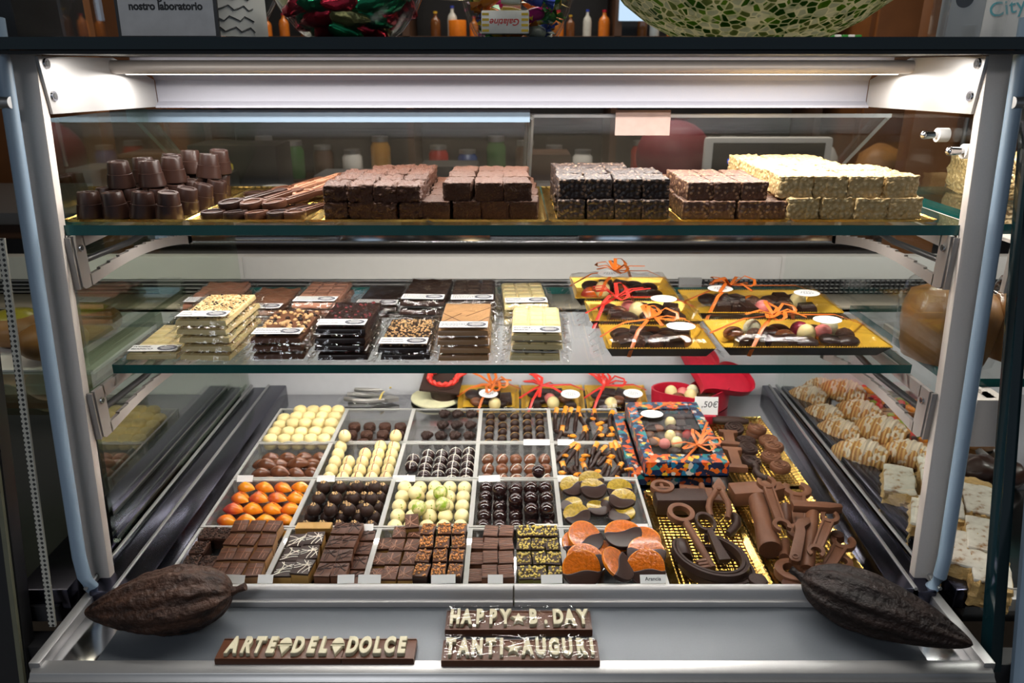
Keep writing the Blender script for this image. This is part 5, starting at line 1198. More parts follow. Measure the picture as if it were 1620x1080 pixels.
# chocolate spoons
def spoon(mm):
    m = MB(); n = 24; L = .072
    out = []
    for k in range(n): a = 2 * math.pi * k / n; out.append((.0165 * math.cos(a), .0125 * math.sin(a)))
    m.prism(out, 0, .0075)
    m.ring(.0122, .0085, .0074, .0090, 22, M=Matrix.Diagonal((1.3, 1, 1, 1)))
    m.prism([(.012, -.0062), (L - .008, -.0048), (L, -.0078), (L + .010, -.0062), (L + .010, .0062), (L, .0078), (L - .008, .0048), (.012, .0062)], 0, .0070)
    m.prism([(.020, -.003), (L - .008, -.0022), (L - .008, .0022), (.020, .003)], .0069, .0084)
    return Kind(m.build('chocolate_spoon', M[mm], bevel=.0007, smooth=40), 'chocolate spoon')
sd, sm_, sp_ = spoon('dark'), spoon('milk'), spoon('pale')
for i, (k, x, y, z, a, w) in enumerate(((sd, -.375, .925, 0, 55, 'dark, front left corner'), (sd, -.345, .922, 0, 58, 'dark, second in the front row'), (sm_, -.318, .920, 0, 60, 'milk, third in the front row'), (sd, -.292, .922, 0, 62, 'dark, fourth in the front row'), (sm_, -.272, .924, 0, 70, 'milk, front right corner'),
        (sd, -.360, .950, .0085, 50, 'dark, upper layer at the left'), (sm_, -.332, .948, .0085, 56, 'milk, upper layer left of middle'), (sm_, -.304, .950, .0085, 52, 'milk, upper layer middle'), (sp_, -.312, 1.010, .0110, 60, 'pale brown, on top in the middle'), (sp_, -.280, 1.000, .0120, 66, 'pale brown, on top at the right'),
        (sm_, -.368, 1.010, .0, 48, 'milk, lower layer middle left'), (sd, -.338, 1.030, .0, 58, 'dark, lower layer middle'), (sm_, -.300, 1.040, .0, 60, 'milk, lower layer middle right'), (sd, -.372, 1.075, .0, 52, 'dark, rear left'), (sm_, -.335, 1.085, .004, 58, 'milk, rear middle'), (sp_, -.300, 1.080, .010, 62, 'pale brown, rear right'), (sm_, -.268, 1.060, .012, 80, 'milk, rear right corner'))):
    k.put((x, y, TZ2 + z), f'chocolate spoon, {w}', 'chocolate spoons', (R(rnd.uniform(-4, 4)), R(-6 if z else 0), R(a)))

# ------------------------------------------------------------------ front ledge: cocoa pods and lettered bars
GE = .8855
def cocoa(name, L, W, H, m, stem_end, seed, keel=1.0, wr_=.045):
    root = thing(name, '', 'cocoa pod'); b = MB(); nu, nv = 90, 110
    def f(u, v):
        t = u; a = 2 * math.pi * v
        prof = (math.sin(math.pi * min(1, t ** .78)) ** .62) * (1 - .22 * t) if 0 < t < 1 else 0.0
        rib = 1 + .050 * math.cos(a * 10) + .020 * math.cos(a * 5 + .4)
        r = prof * rib * (1 + .05 * noise.noise(Vector((t * 7, math.cos(a) * 2.4, math.sin(a) * 2.4 + seed))) + wr_ * noise.noise(Vector((t * 26, math.cos(a) * 7, math.sin(a) * 7 + seed))))
        return ((t - .5) * L, r * W / 2 * math.cos(a), r * H / 2 * math.sin(a))
    b.surf(f, nu, nv); o = b.build('husk', m, root, smooth=60)
    s = MB().tube([(-L * .5 + .004, 0, 0), (-L * .5 - .006, .001, .002), (-L * .5 - .016, .002, .005)], [.0075, .0042, .0050], 10); s.build('stem', m, root, smooth=50)
    return root
p1, p2 = at(350, 945, .935), at(140, 985, .918)
pd = cocoa('cocoa_pod', .176, .092, .086, M['husk'], 0, 3); d = p2 - p1; pd.location = (p1 + p2) / 2 + Vector((0, .012, .0)); pd.location.z = .9290; pd.rotation_euler = (R(10), R(3), math.atan2(d.y, d.x)); tag(pd, 'brown wrinkled cocoa pod on the left end of the front ledge', 'cocoa pod', 'cocoa pods')
p1, p2 = at(1290, 918, .932), at(1512, 1018, .915)
pd = cocoa('cocoa_pod', .194, .084, .078, M['husk2'], 0, 9, wr_=.016); d = p2 - p1; pd.location = (p1 + p2) / 2; pd.location.z = .9255; pd.rotation_euler = (0, R(2), math.atan2(d.y, d.x)); tag(pd, 'nearly black cocoa pod on the right end of the front ledge', 'cocoa pod', 'cocoa pods')
def plaque(label, px0, px1, pyb, pyf, items, size, wrapped, joints=(), name='lettered_bar', zz=GE, wd=.50):
    a, b = at(px0, pyf, zz + .010), at(px1, pyf, zz + .010); back = at((px0 + px1) / 2, pyb, zz + .010)
    W = b.x - a.x; D = back.y - a.y; o = thing(name, label, 'chocolate bar', ((a.x + b.x) / 2, (a.y + back.y) / 2, zz))
    m = MB(); xs = [-W / 2] + [W * (j - .5) for j in joints] + [W / 2]
    for u0, u1 in zip(xs, xs[1:]): m.box(((u0 + u1) / 2, 0, .005), (u1 - u0 - .0004, D, .010))
    m.build('bar_base', M['milk'], o, bevel=.0012)
    r = MB(); r.box((0, D / 2 - .0012, .0104), (W - .002, .0016, .0012)); r.box((0, -D / 2 + .0012, .0104), (W - .002, .0016, .0012)); r.build('bar_border', M['milk'], o, bevel=.0004)
    for ch, u in items:
        x = (u - .5) * W
        if ch == '*':
            P = [((.0125 if k % 2 == 0 else .0055) * math.sin(math.pi * k / 5), (.0125 if k % 2 == 0 else .0055) * math.cos(math.pi * k / 5)) for k in range(10)][::-1]
            MB().prism(P, 0, .0045, taper=.25).build('star', M['cream_letter'], o, bevel=.0005).location = (x, 0, .010)
        elif ch == 'v':
            c = MB(); c.prism([(-.0060, -.001), (0, -.0125), (.0060, -.001)], 0, .0045, taper=.15); c.prism([(.0068 * math.cos(t), .0008 + .0068 * max(0, math.sin(t)) * 1.25) for t in [math.pi * k / 12 for k in range(13)]], 0, .0048, taper=.15)
            c.box((0, -.0006, .0022), (.0142, .0014, .0046)).build('ice_cream_cone', M['cream_letter'], o, bevel=.0006).matrix_basis = Matrix.Translation((x, .002, .010)) @ Matrix.Diagonal((1.2, 1.32, 1.1, 1))
        else:
            me = text_mesh(ch, size, M['cream_letter'], .0022, .0009, .0013, wide=wd)
            q = obj('letter', me, o, (x, 0 if ch != '.' else -.0, .0128))
    if wrapped:
        def wrap(u, v):
            e = max(abs(u * 2 - 1), abs(v * 2 - 1)); z = .0172 + .0012 * noise.noise(Vector((u * 14, v * 5, W * 90))) + .0016 * max(0, noise.noise(Vector((u * 34 + v * 9, v * 3, W * 40))) - .25)
            if e > .90: z = .0175 * (1 - (e - .90) / .10) + .0008
            return ((u - .5) * (W + .012), (v - .5) * (D + .008) + (.002 * noise.noise(Vector((u * 16, 3, v))) if e > .9 else 0), z)
        MB().surf(wrap, 60, 16).build('cellophane_wrapper', M['film'], o, smooth=30, fix=False)
    return o
def lay(s, us): return list(zip(s, us))
plaque('chocolate bar lettered ARTE DEL DOLCE with two ice cream cones', 338, 655, 1010, 1043, lay('ARTEvDELvDOLCE', (.075, .145, .205, .27, .335, .405, .475, .535, .602, .68, .745, .808, .868, .930)), .0345, False, (.635,))
plaque('cellophane wrapped chocolate bar lettered HAPPY B.DAY with a star', 703, 938, 966, 997, lay('HAPPY*B.DAY', (.065, .145, .235, .325, .41, .50, .60, .685, .77, .85, .94)), .0345, True)
plaque('cellophane wrapped chocolate bar lettered TANTI AUGURI with a star', 697, 950, 1012, 1046, lay('TANTI*AUGURI', (.055, .14, .225, .31, .38, .455, .545, .63, .715, .80, .885, .955)), .0345, True)
# ------------------------------------------------------------------ on the counter top
CT = 1.5802
sg = thing('shop_sign', 'grey sign with bold black lettering standing on the counter at the left', 'sign', (-.400, .935, CT)); sg.rotation_euler = (R(-4), 0, R(1))
MB().box((0, 0, .075), (.117, .004, .15)).build('sign_frame', M['black'], sg, smooth=0)
MB().box((0, -.0024, .076), (.109, .0006, .146)).build('sign_face', mat('silver_grey_card', (.66, .65, .65), .5, bump=.1, bscale=1200, rand=0), sg, smooth=0)
for i, ln in enumerate(("nostro laboratorio", "un'origine e nel")):
    obj('lettering', text_mesh(ln, .0118, M['ink'], bold=.0005, wide=.95), sg, (0, -.0028, .0345 + .0112 * i), (math.pi / 2, 0, 0))
def bowl(name, label, x, y, prof, m, cat='bowl', n=48, thick=.003):
    pr = [(r, z) for r, z in prof] + [(max(.0004, r - thick), z + (thick if i == len(prof) - 1 else 0)) for i, (r, z) in list(enumerate(prof))[::-1]]
    pr = prof + [(max(.001, r - thick), max(z, thick)) for r, z in prof[::-1]]
    o = MB().lathe(pr, n, cap=True).build(name, m, smooth=60); o.location = (x, y, CT); return tag(o, label, cat)
bowl('glass_vase', 'empty clear glass vase behind the grey sign', -.408, 1.06, [(.055, 0), (.078, .02), (.098, .05), (.108, .09), (.100, .16), (.11, .2)], M['glass'], 'vase')
pc = MB().surf(lambda u, v: (.098 * math.cos(R(-70 + 60 * u)), .098 * math.sin(R(-70 + 60 * u)), .004 + .12 * v), 12, 2); o = pc.build('handwritten_note', M['paper'], fix=False, smooth=60); o.location = (-.408, 1.04, CT); tag(o, 'white handwritten note beside the glass vase', 'note')
t = MB()
for k in range(9): t.tube([(.0985 * math.cos(R(-58 + 4 * i)), .0985 * math.sin(R(-58 + 4 * i)), .012 + .012 * k + .003 * math.sin(i * 2.1 + k)) for i in range(9)], .0007, 4)
t.build('handwriting', M['ink'], o)
bowl('glass_bowl', 'round glass bowl of red and green foil sweets on the counter', -.203, 1.01, [(.050, 0), (.066, .012), (.084, .035), (.098, .065), (.104, .10), (.098, .14), (.085, .17)], M['glass'])
bowl('glass_bowl', 'glass bowl of mixed wrapped sweets in the middle of the counter', .006, 1.01, [(.050, 0), (.058, .015), (.066, .035), (.076, .065), (.085, .10), (.088, .13)], M['glass'])
def sweet(m, kind, seed):
    q = random.Random(seed); b = MB()
    if kind == 'foil':
        b.surf(lambda u, v: ((u - .5) * .046, (.0115 * math.sin(math.pi * u) ** .7 + .0006) * math.cos(v * 6.283), (.0085 * math.sin(math.pi * u) ** .7 + .0006) * math.sin(v * 6.283)), 16, 12)
        b.surf(lambda u, v: ((u - .5) * .046 + (0), (.0012 + .0001) * (v - .5), 0), 1, 1)
        return Kind(b.build('foil_sweet', m, smooth=40, rough=(.0018, 130, seed)), 'sweet')
    root = thing('wrapped_sweet', '', 'sweet')
    b.lathe([(.0002, -.013), (.0075, -.0115), (.0085, 0), (.0075, .0115), (.0002, .013)], 12, Matrix.Rotation(math.pi / 2, 4, 'Y')).build('sweet_body', m, root, smooth=50, rough=(.0008, 160, seed))
    for s in (-1, 1):
        w_ = MB().surf(lambda u, v, s=s: (s * (.0115 + .014 * v), (u - .5) * (.005 + .020 * v), .0035 * math.sin(u * 14 + seed) * v), 10, 4); w_.build('wrapper_end', m, root, smooth=30, fix=False)
    return Kind(root, 'sweet')
fk = [sweet(M['foil_red'], 'foil', 1), sweet(M['foil_green'], 'foil', 2), sweet(M['foil_red'], 'foil', 3), sweet(M['foil_green'], 'foil', 4), sweet(M['foil_gold'], 'foil', 5)]
cn = ['red', 'green', 'red', 'green', 'pale gold']
q = random.Random(5); idx = {c: 0 for c in cn}; placed = []
for layer, (z, r, n_) in enumerate(((.010, .034, 8), (.026, .052, 11), (.042, .066, 14), (.058, .070, 14))):
    for k in range(n_):
        a = 2 * math.pi * (k + .4 * layer) / n_; i = (k * 3 + layer * 2 + k // 4) % 4 if (k + layer) % 9 else 4
        idx[cn[i]] += 1; side = 'front' if math.sin(a) < 0 else 'rear'
        fk[i].put((-.203 + r * math.cos(a), 1.01 + r * math.sin(a), CT + z), f'{cn[i]} foil sweet in the round bowl, {side} side, layer {["one", "two", "three", "four"][layer]}', 'red and green foil sweets', (q.uniform(-.4, .4), q.uniform(-.5, .5), a + 1.57 + q.uniform(-.6, .6)), 1.35)
wk = [(sweet(M['wrap_' + c], 'twist', i), c) for i, c in enumerate(('blue', 'pink', 'orange', 'green', 'white', 'yellow'))]
wk = [(k, {'pink': 'magenta'}.get(c, c)) for k, c in wk]
cnt = {}
for layer, (z, r, n_) in enumerate(((.010, .032, 8), (.028, .040, 9), (.046, .048, 11), (.064, .052, 11))):
    for k in range(n_):
        a = 2 * math.pi * (k + .5 * layer) / n_; kk, c = wk[(k * 2 + layer * 3 + k // 3) % 6]; side = 'front' if math.sin(a) < 0 else 'rear'
        kk.put((.006 + r * math.cos(a), 1.01 + r * math.sin(a), CT + z), f'{c} twist wrapped sweet in the middle bowl, {side} side, layer {["one", "two", "three", "four"][layer]}', 'twist wrapped sweets', (q.uniform(-.5, .5), q.uniform(-.4, .4), a + 1.57 + q.uniform(-.5, .5)))
gal = thing('flat_sweet', 'flat white and yellow sweet lettered Galatine upside down in the middle bowl', 'sweet', (-.008, .944, CT + .018)); gal.rotation_euler = (math.pi / 2 - .15, 0, 0)
MB().box((0, 0, 0), (.056, .026, .006)).build('sweet_wrapper', M['wrap_white'], gal, bevel=.002)
for s in (-1, 1):
    t = MB()
    for k in range(4): t.box((s * .023, -.0095 + .006 * k, .0031), (.008, .0028, .0004))
    t.build('yellow_stripes', M['wrap_yellow'], gal, smooth=0)
obj('lettering', text_mesh('Galatine', .0105, M['red_ribbon'], bold=.0002, shear=.3), gal, (0, 0, .0034), (0, 0, math.pi))
bowl('mosaic_bowl', 'wide bowl of green and cream glass mosaic on the counter', .312, 1.05, [(.085, 0), (.10, .006), (.135, .024), (.165, .046), (.19, .075), (.20, .095)], M['mosaic_bowl'], 'bowl', 64, .005)
lh = thing('leaflet_holder', 'clear acrylic holder with business cards at the right of the counter', 'leaflet holder', (.585, .955, CT), R(-8))
for s, y in ((0, .0), (1, .05)): MB().box((.0, y, .06), (.13, .003, .12)).build('holder_panel', M['acrylic'], lh, smooth=0)
for x in (-.065, 0, .065): MB().box((x, .025, .05), (.003, .05, .10)).build('holder_divider', M['acrylic'], lh, smooth=0)
c1 = thing('business_card', 'tilted white business card lettered City in teal', 'card', (.605, .975, CT + .001), R(-8)); e = MB().box((0, 0, .035), (.062, .001, .07)).build('card', M['paper'], c1, smooth=0); e.rotation_euler = (R(-10), R(-12), 0)
obj('lettering', text_mesh('City', .024, mat('teal_ink', (.10, .42, .48), .5, rand=0), bold=.0001), e, (.002, -.0008, .036), (math.pi / 2, 0, 0))
c2 = thing('business_card', 'pale business card with dark round emblem in the acrylic holder', 'card', (.545, .978, CT + .001), R(-8)); e = MB().box((0, 0, .035), (.05, .001, .07)).build('card', M['paper'], c2, smooth=0)
MB().lathe([(.010, 0), (.010, .0006), (.0002, .0006)], 26, Matrix.Rotation(math.pi / 2, 4, 'X')).build('round_emblem', M['ink'], e, smooth=0).location = (0, -.0005, .045)
o = MB().box((-.63, 1.02, CT + .14), (.10, .16, .28)).build('black_appliance', M['black'], bevel=.006); tag(o, 'black appliance at the left end of the counter', 'appliance')
o = MB().box((-.548, 1.03, CT + .10), (.004, .10, .20)).box((-.548, 1.03, CT + .002), (.05, .10, .004)).build('acrylic_stand', M['acrylic'], smooth=0); tag(o, 'clear acrylic stand beside the black appliance', 'stand')

# ------------------------------------------------------------------ pastry case on the right
pcase = thing('pastry_case', 'neighbouring pastry case at the right with sugared pastries', 'display case', (1.15, 1.1, 0))
def ppart(par, n_, mb, m, **k):
    o = mb.build(n_, m, par, **k); o.location = -Vector(par.location); return o
ppart(pcase, 'deck', MB().box((1.15, 1.135, .868), (1.10, .68, .024)), M['polished'], smooth=0)
ppart(pcase, 'front_rail', MB().box((1.15, .80, .886), (1.06, .02, .020)), M['plate'], bevel=.003)
ppart(pcase, 'glass_edge', MB().prism([(.722, .84), (.745, .84), (.925, 1.56), (.905, 1.56)], .597, .612, Mx), M['dark_edge'], bevel=.002)
ppart(pcase, 'edge_trim', MB().tube([(.640, .72, .80), (.640, .80, 1.12), (.640, .90, 1.56)], .010, 10), M['blue_trim'])
ppart(pcase, 'perforated_panel', MB().box((.70, .735, .86), (.09, .006, .16)), M['perf'], smooth=0)
ppart(pcase, 'kick_panel', MB().box((1.15, .75, .42), (1.10, .03, .84)), M['black'], smooth=0)
for zt in (TOP - .014, LOW - .030):
    m = MB(); y0 = .885; z = zt; h = .068; a, b = .630, .636
    m.prism([(y0, z - h), (y0 + .02, z - h), (y0 + .02, z), (y0, z)], a, b, Mx); m.prism([(y0, z - .012), (y0 + .3, z - .012), (y0 + .3, z), (y0, z)], a, b, Mx); m.box((.632, y0 - .004, z - h / 2), (.05, .008, h)); m.box((.632, y0 + .12, z - .006), (.044, .24, .004))
    o = ppart(pcase, 'shelf_bracket', m, M['post'], smooth=0)
def npane(x0, x1, y0, y1, z0, z1, lab):
    m = MB().box(((x0 + x1) / 2, (y0 + y1) / 2, (z0 + z1) / 2), (x1 - x0, y1 - y0, z1 - z0)); m.m = [0, 0, 1, 1, 1, 1]; return tag(m.build('glass_shelf', [M['glass'], M['teal_edge']], smooth=0), lab, 'glass shelf')
npane(.604, 1.6, .930, 1.26, 1.1375, 1.150, 'lower glass shelf of the pastry case carrying wrapped loaves')
npane(.604, 1.6, .900, 1.20, TOP - .0125, TOP, 'upper glass shelf of the pastry case at the right')
mt = MB(); 
def metal_tray(label, x0, x1, y0, y1, z):
    o = thing('metal_tray', label, 'metal tray', ((x0 + x1) / 2, (y0 + y1) / 2, z)); w, d = (x1 - x0) / 2, (y1 - y0) / 2
    m = MB().box((0, 0, .001), (2 * w, 2 * d, .002)); m.build('tray_base', M['polished'], o, smooth=0)
    r = MB()
    for s in (-1, 1): r.box((s * w, 0, .006), (.003, 2 * d, .012)); r.box((0, s * d, .006), (2 * w, .003, .012))
    r.build('tray_rim', M['steel'], o, smooth=0)
metal_tray('metal tray under the sugared shell pastries', .595, .86, 1.110, 1.46, .8812)
metal_tray('metal tray under the sugared cream slices', .60, .92, .815, 1.095, .8812)
# shell shaped sugared pastries
def sfoglia():
    b = MB(); nu, nv = 34, 26
    def f(u, v):
        t = u; a = 2 * math.pi * v; r = math.sin(math.pi * min(1, t * .90 + .07)) ** .55 * (1 - .22 * t) + .004
        r *= 1 + .05 * math.sin(t * 52)
        z = r * math.sin(a) * (.042 if math.sin(a) > 0 else .018)
        return ((t - .5) * .105, r * .043 * math.cos(a), z + .017)
    b.surf(f, nu, nv); return Kind(b.build('shell_pastry', M['puff_pastry'], smooth=60), 'pastry')
sf = sfoglia()
for (X, Y, dz, rz, s, lab) in ((75, 105, .0, 150, .9, 'at the rear left'), (120, 52, 0, 170, .8, 'farthest back, mostly hidden'), (232, 108, .012, 158, 1.0, 'rear middle, lying high'), (140, 185, 0, 150, .85, 'second at the left'), (305, 195, .010, 152, .95, 'behind the large central one'), (210, 262, 0, 150, .92, 'third at the left'), (400, 292, .014, 146, 1.05, 'largest, in the centre'), (310, 368, 0, 152, 1.05, 'front left at the tray edge'), (522, 365, 0, 150, .98, 'front right at the tray edge')):
    p = at(1240 + X / 2.842, 580 + Y / 2.842 + 8, .905); sf.put((max(p.x, .620) + (.012 if p.x > .64 else 0), p.y, .883 + dz), f'sugared shell pastry, {lab}', 'sugared shell pastries', (0, R(rnd.uniform(-5, 5)), R(rz - 12)), s * .86)
# fruit tarts
def tart(seed):
    root = thing('fruit_tart', '', 'tart'); q = random.Random(seed)
    m = MB(); pr = []
    m.lathe([(.026, 0), (.034, .010), (.035, .014), (.031, .013), (.0002, .010)], 26).build('tart_shell', M['crust'], root, smooth=40)
    M_f = [mat('red_strawberry', (.55, .03, .02), .25), mat('green_kiwi', (.25, .34, .03), .25), mat('orange_fruit', (.75, .25, .02), .25), mat('dark_berry', (.03, .008, .015), .2)] if 'fr' not in M else M['fr']
    M['fr'] = M_f
    for k in range(11):
        a = k * 2.4; r = .006 + .0065 * (k ** .5) * .75; i = k % 4
        MB().ball((r * math.cos(a), r * math.sin(a), .0145), q.uniform(.0062, .0085), 10, 6, sz=.75).build('fruit_piece', M_f[i], root, smooth=50)
    return Kind(root, 'tart')
tk = [tart(1), tart(2)]
for i, (px, py, lab) in enumerate(((1362, 612, 'farthest back'), (1388, 636, 'second from the back'), (1418, 664, 'third from the back'), (1446, 688, 'fourth, beside the bracket'), (1548, 690, 'right of the post'), (1440, 640, 'right of the third one'))):
    p = at(px, py, .90); tk[i % 2].put((p.x, p.y, .8835), f'small fruit tart, {lab}', 'fruit tarts', (0, 0, i * 1.1), 1.1)
# cream slices
def slice_cake(seed):
    root = thing('cream_slice', '', 'pastry'); q = random.Random(seed)
    MB().box((0, 0, .019), (.045, .090, .038)).build('flaky_layers', M['mille'], root, bevel=.002, sub=6, rough=(.0060, 130, seed), smooth=30)
    MB().box((0, 0, .0395), (.045, .088, .005)).build('sugar_top', M['sugar'], root, bevel=.002, sub=4, rough=(.0025, 70, seed + 3), smooth=50); return Kind(root, 'pastry')
ck = [slice_cake(1), slice_cake(2)]
for i, (px, py, rz, lab) in enumerate(((1418, 776, -24, 'rear left'), (1476, 762, -24, 'rear middle'), (1440, 826, -27, 'second on the left, in front of the rear one'), (1492, 812, -25, 'centre, behind the post'), (1462, 884, -27, 'front left, partly behind the post'), (1545, 806, -24, 'right of the post, rear'), (1552, 866, -27, 'right of the post, front'), (1562, 912, -27, 'nearest the front rail'))):
    p = at(px, py, .905); ck[i % 2].put((max(p.x, .624), p.y, .8835 + (.004 if i % 3 == 0 else 0)), f'sugared cream slice, {lab}', 'sugared cream slices', (0, 0, R(rz)))
for i, (px, py, m_, lab) in enumerate(((1548, 735, 'dark', 'chocolate covered pastry right of the post'), (1540, 775, 'mille', 'yellow sponge piece under the chocolate pastry'), (1590, 742, 'dark', 'chocolate covered pastry near the right edge'))):
    p = at(px, py, .91); o = MB().ball((0, 0, .02), .034, 18, 10, sz=.7).build('small_pastry', M[m_], smooth=60, rough=(.006, 45, i)); o.location = (p.x, p.y, .8835); tag(o, lab, 'pastry')
rear(pcase, .588, 1.69, ())
for i, (px, py, r, lab) in enumerate(((1500, 515, .062, 'left brown loaf in cellophane on the pastry case shelf'), (1650, 520, .070, 'right brown loaf in cellophane on the pastry case shelf'))):
    p = at(px, py, 1.195); o = thing('wrapped_loaf', lab, 'loaf', (p.x, p.y, 1.1502))
    MB().lathe([(r * .9, 0), (r * .97, .02), (r, .05), (r * 1.04, .07), (r * .9, .092), (r * .5, .105), (.0002, .108)], 30).build('loaf', M['bread'], o, smooth=60, rough=(.005, 30, i))
    MB().lathe([(r * 1.08, .001), (r * 1.12, .05), (r * 1.14, .08), (r * .95, .108), (r * .3, .120), (r * .12, .135), (r * .4, .16)], 34, cap=False).build('cellophane_wrapper', M['film2'], o, smooth=60, rough=(.006, 40, i), fix=False)
for i, (px, py, lab) in enumerate(((1512, 262, 'white cream cake behind the right glass, farther one'), (1590, 270, 'white cream cake behind the right glass, nearer one'))):
    p = at(px, py, 1.40); o = MB().box((0, 0, .028), (.08, .10, .056)).build('cream_cake', M['puff_white'], bevel=.006, sub=4, rough=(.006, 60, i), smooth=60); o.location = (max(.66, p.x), min(1.12, p.y), TOP + .0005); tag(o, lab, 'cake')
# glass clamps on the right pane
g = case
for (y, z) in ((1.0, 1.466), (.935, 1.452)):
    m = MB(); m.cyl((.555, y, z), (.569, y, z), .009, n=18, mi=1); m.cyl((.540, y, z), (.556, y, z), .0052, .0042, 14); m.ball((.539, y, z), .0055, 12, 8)
    part('glass_clamp', m, [M['polished'], M['paper']])

# ------------------------------------------------------------------ dim case on the left
lcase = thing('dark_case', 'dim neighbouring case at the left edge with buns', 'display case', (-1.15, 1.1, 0))
ppart(lcase, 'deck', MB().box((-1.15, 1.135, .868), (1.10, .68, .024)), M['rubber'], smooth=0)
ppart(lcase, 'kick_panel', MB().box((-1.15, .78, .42), (1.10, .03, .84)), M['black'], smooth=0)
ppart(lcase, 'front_panel', MB().prism([(.715, .60), (.735, .60), (.915, 1.56), (.895, 1.56)], -.80, -.632, Mx), M['black'], smooth=0)
ppart(lcase, 'front_stripe', MB().prism([(.709, .60), (.714, .60), (.894, 1.56), (.889, 1.56)], -.640, -.634, Mx), mat('olive_edge_strip', (.12, .12, .08), .4, rand=0), smooth=0)
ppart(lcase, 'perforated_strip', MB().prism([(.778, .862), (.781, .862), (.861, 1.36), (.858, 1.36)], -.607, -.598, Mx), M['perf'], smooth=0)
ppart(lcase, 'shelf_edge', MB().box((-1.1, 1.08, 1.10), (.96, .30, .010)), M['side_glass'], smooth=0)
rear(lcase, -1.69, -.588, (-.75,))
o = MB().box((-.80, 1.16, 1.107), (.30, .20, .004)).build('white_plate', M['paper'], bevel=.001); tag(o, 'white plate under the green topped buns at the left', 'plate')
bk = mat('green_glazed_bun', (.30, .26, .03), .3, var=.3, scale=20, rand=0)
for i, (x, y, lab) in enumerate(((-.725, 1.20, 'bun with green glaze behind the left glass, rear one'), (-.735, 1.11, 'brown bun behind the left glass, front one'), (-.83, 1.17, 'bun with green glaze farther into the left case'))):
    o = thing('glazed_bun', lab, 'bun', (x, y, 1.1095)); MB().ball((0, 0, .030), .052, 20, 10, sz=.58).build('bun', M['bread'], o, smooth=60)
    if 'green' in lab: MB().lathe([(.036, .050), (.028, .0575), (.0002, .0625)], 20).build('glaze', bk, o, smooth=60)

# ------------------------------------------------------------------ the shop behind
def bthing(name, label, cat, mb, m, **k): return tag(mb.build(name, m, **k), label, cat)
wb = thing('steel_bench', 'low steel work bench close behind the display case', 'work bench', (0, 2.03, 0))
MB().box((0, 0, 1.105), (1.9, .28, .040)).build('bench_top', M['polished'], wb, bevel=.004)
for x in (-.9, .9):
    for y in (-.11, .11): MB().box((x, y, .5425), (.04, .04, 1.085)).build('leg', M['steel'], wb, smooth=0)
MB().box((0, .10, .70), (1.72, .02, .50)).build('bench_panel', M['black'], wb, smooth=0)
for i, (x, w_, h_) in enumerate(((-.62, .30, .035), (.06, .24, .03))): bthing('steel_pan', ('left' if i == 0 else 'right') + ' shallow steel pan on the work bench behind the case', 'pan', MB().box((x, 2.03, 1.1255 + h_ / 2), (w_, .16, h_)), M['polished'], bevel=.006)
bc = thing('back_counter', 'dark steel back counter behind the display case', 'counter', (0, 2.75, 0))
MB().box((0, 0, .53), (4.4, .6, 1.06)).build('counter_body', M['wood_dark'], bc, smooth=0); MB().box((0, 0, 1.08), (4.5, .66, .04)).build('counter_top', M['steel'], bc, bevel=.004)
for x in (-1.5, -.9, -.3, .3, .9, 1.5):
    d = MB().box((x, -.31, .58), (.56, .02, .86)).build('counter_door', M['black'], bc, bevel=.004); MB().cyl((x + .22, -.335, .6), (x + .22, -.335, .85), .008).build('door_handle', M['steel'], d)
BT = 1.1005
till = thing('till_screen', 'white framed till screen with a blue bar behind the counter', 'till', (.86, 2.56, BT - .139)); 
m = MB(); m.box((0, 0, .30), (.43, .03, .135)); m.build('screen_frame', M['paper'], till, bevel=.014); MB().box((0, -.016, .302), (.375, .004, .095)).build('screen', M['black'], till, bevel=.004)
MB().box((-.06, -.0185, .290), (.15, .002, .014)).build('blue_bar', emit('screen_blue', (.05, .16, 1), 1.6), till, smooth=0)
MB().box((0, .02, .215), (.06, .04, .15)).box((0, .02, .145), (.20, .18, .012)).build('screen_stand', M['black'], till, bevel=.004)
bthing('red_bag', 'dark red bag on the back counter', 'bag', MB().ball((0, 0, .13), .14, 18, 12, sz=.9), mat('dark_red_cloth', (.22, .008, .03), .5, rand=0), smooth=60).location = (.60, 2.82, BT + .01)
for i, (x, y, s, lab) in enumerate(((.90, 2.86, .10, 'white paper bag right of the red bag'), (1.12, 2.86, .10, 'pale bag below the till screen'), (1.36, 2.80, .09, 'brown paper bag beside the wood cabinet'))):
    o = MB().ball((0, 0, s), s, 16, 10, sz=.95).build('paper_bag', M['paper'] if i < 2 else M['crust'], smooth=60, rough=(.02, 9, i)); o.location = (x, y, BT); tag(o, lab, 'bag')
for i, (x, w_, h_, mm, lab) in enumerate(((-.95, .30, .20, 'black', 'black coffee machine part at the left of the back counter'), (-.55, .26, .10, 'steel', 'steel box on the back counter at the left'), (-.22, .20, .13, 'rubber', 'dark box on the back counter left of centre'), (.12, .16, .17, 'wood_dark', 'brown box on the back counter in the centre'), (.33, .12, .12, 'steel', 'steel canister on the back counter'), (-1.28, .22, .16, 'wood', 'wooden crate on the back counter at far left'))):
    bthing('counter_box', lab, 'box', MB().box((x, 2.66, BT + h_ / 2), (w_, .18, h_)), M[mm], bevel=.006)
bthing('yellow_cloth', 'folded yellow cloth on the back counter at the left', 'cloth', MB().box((-1.03, 2.47, BT + .135), (.20, .10, .022)), mat('yellow_cotton', (.62, .52, .03), .7, rand=0), bevel=.006)
bthing('cloth_stand', 'black stand under the yellow cloth', 'stand', MB().box((-1.03, 2.47, BT + .062), (.22, .12, .122)), M['black'], bevel=.004)
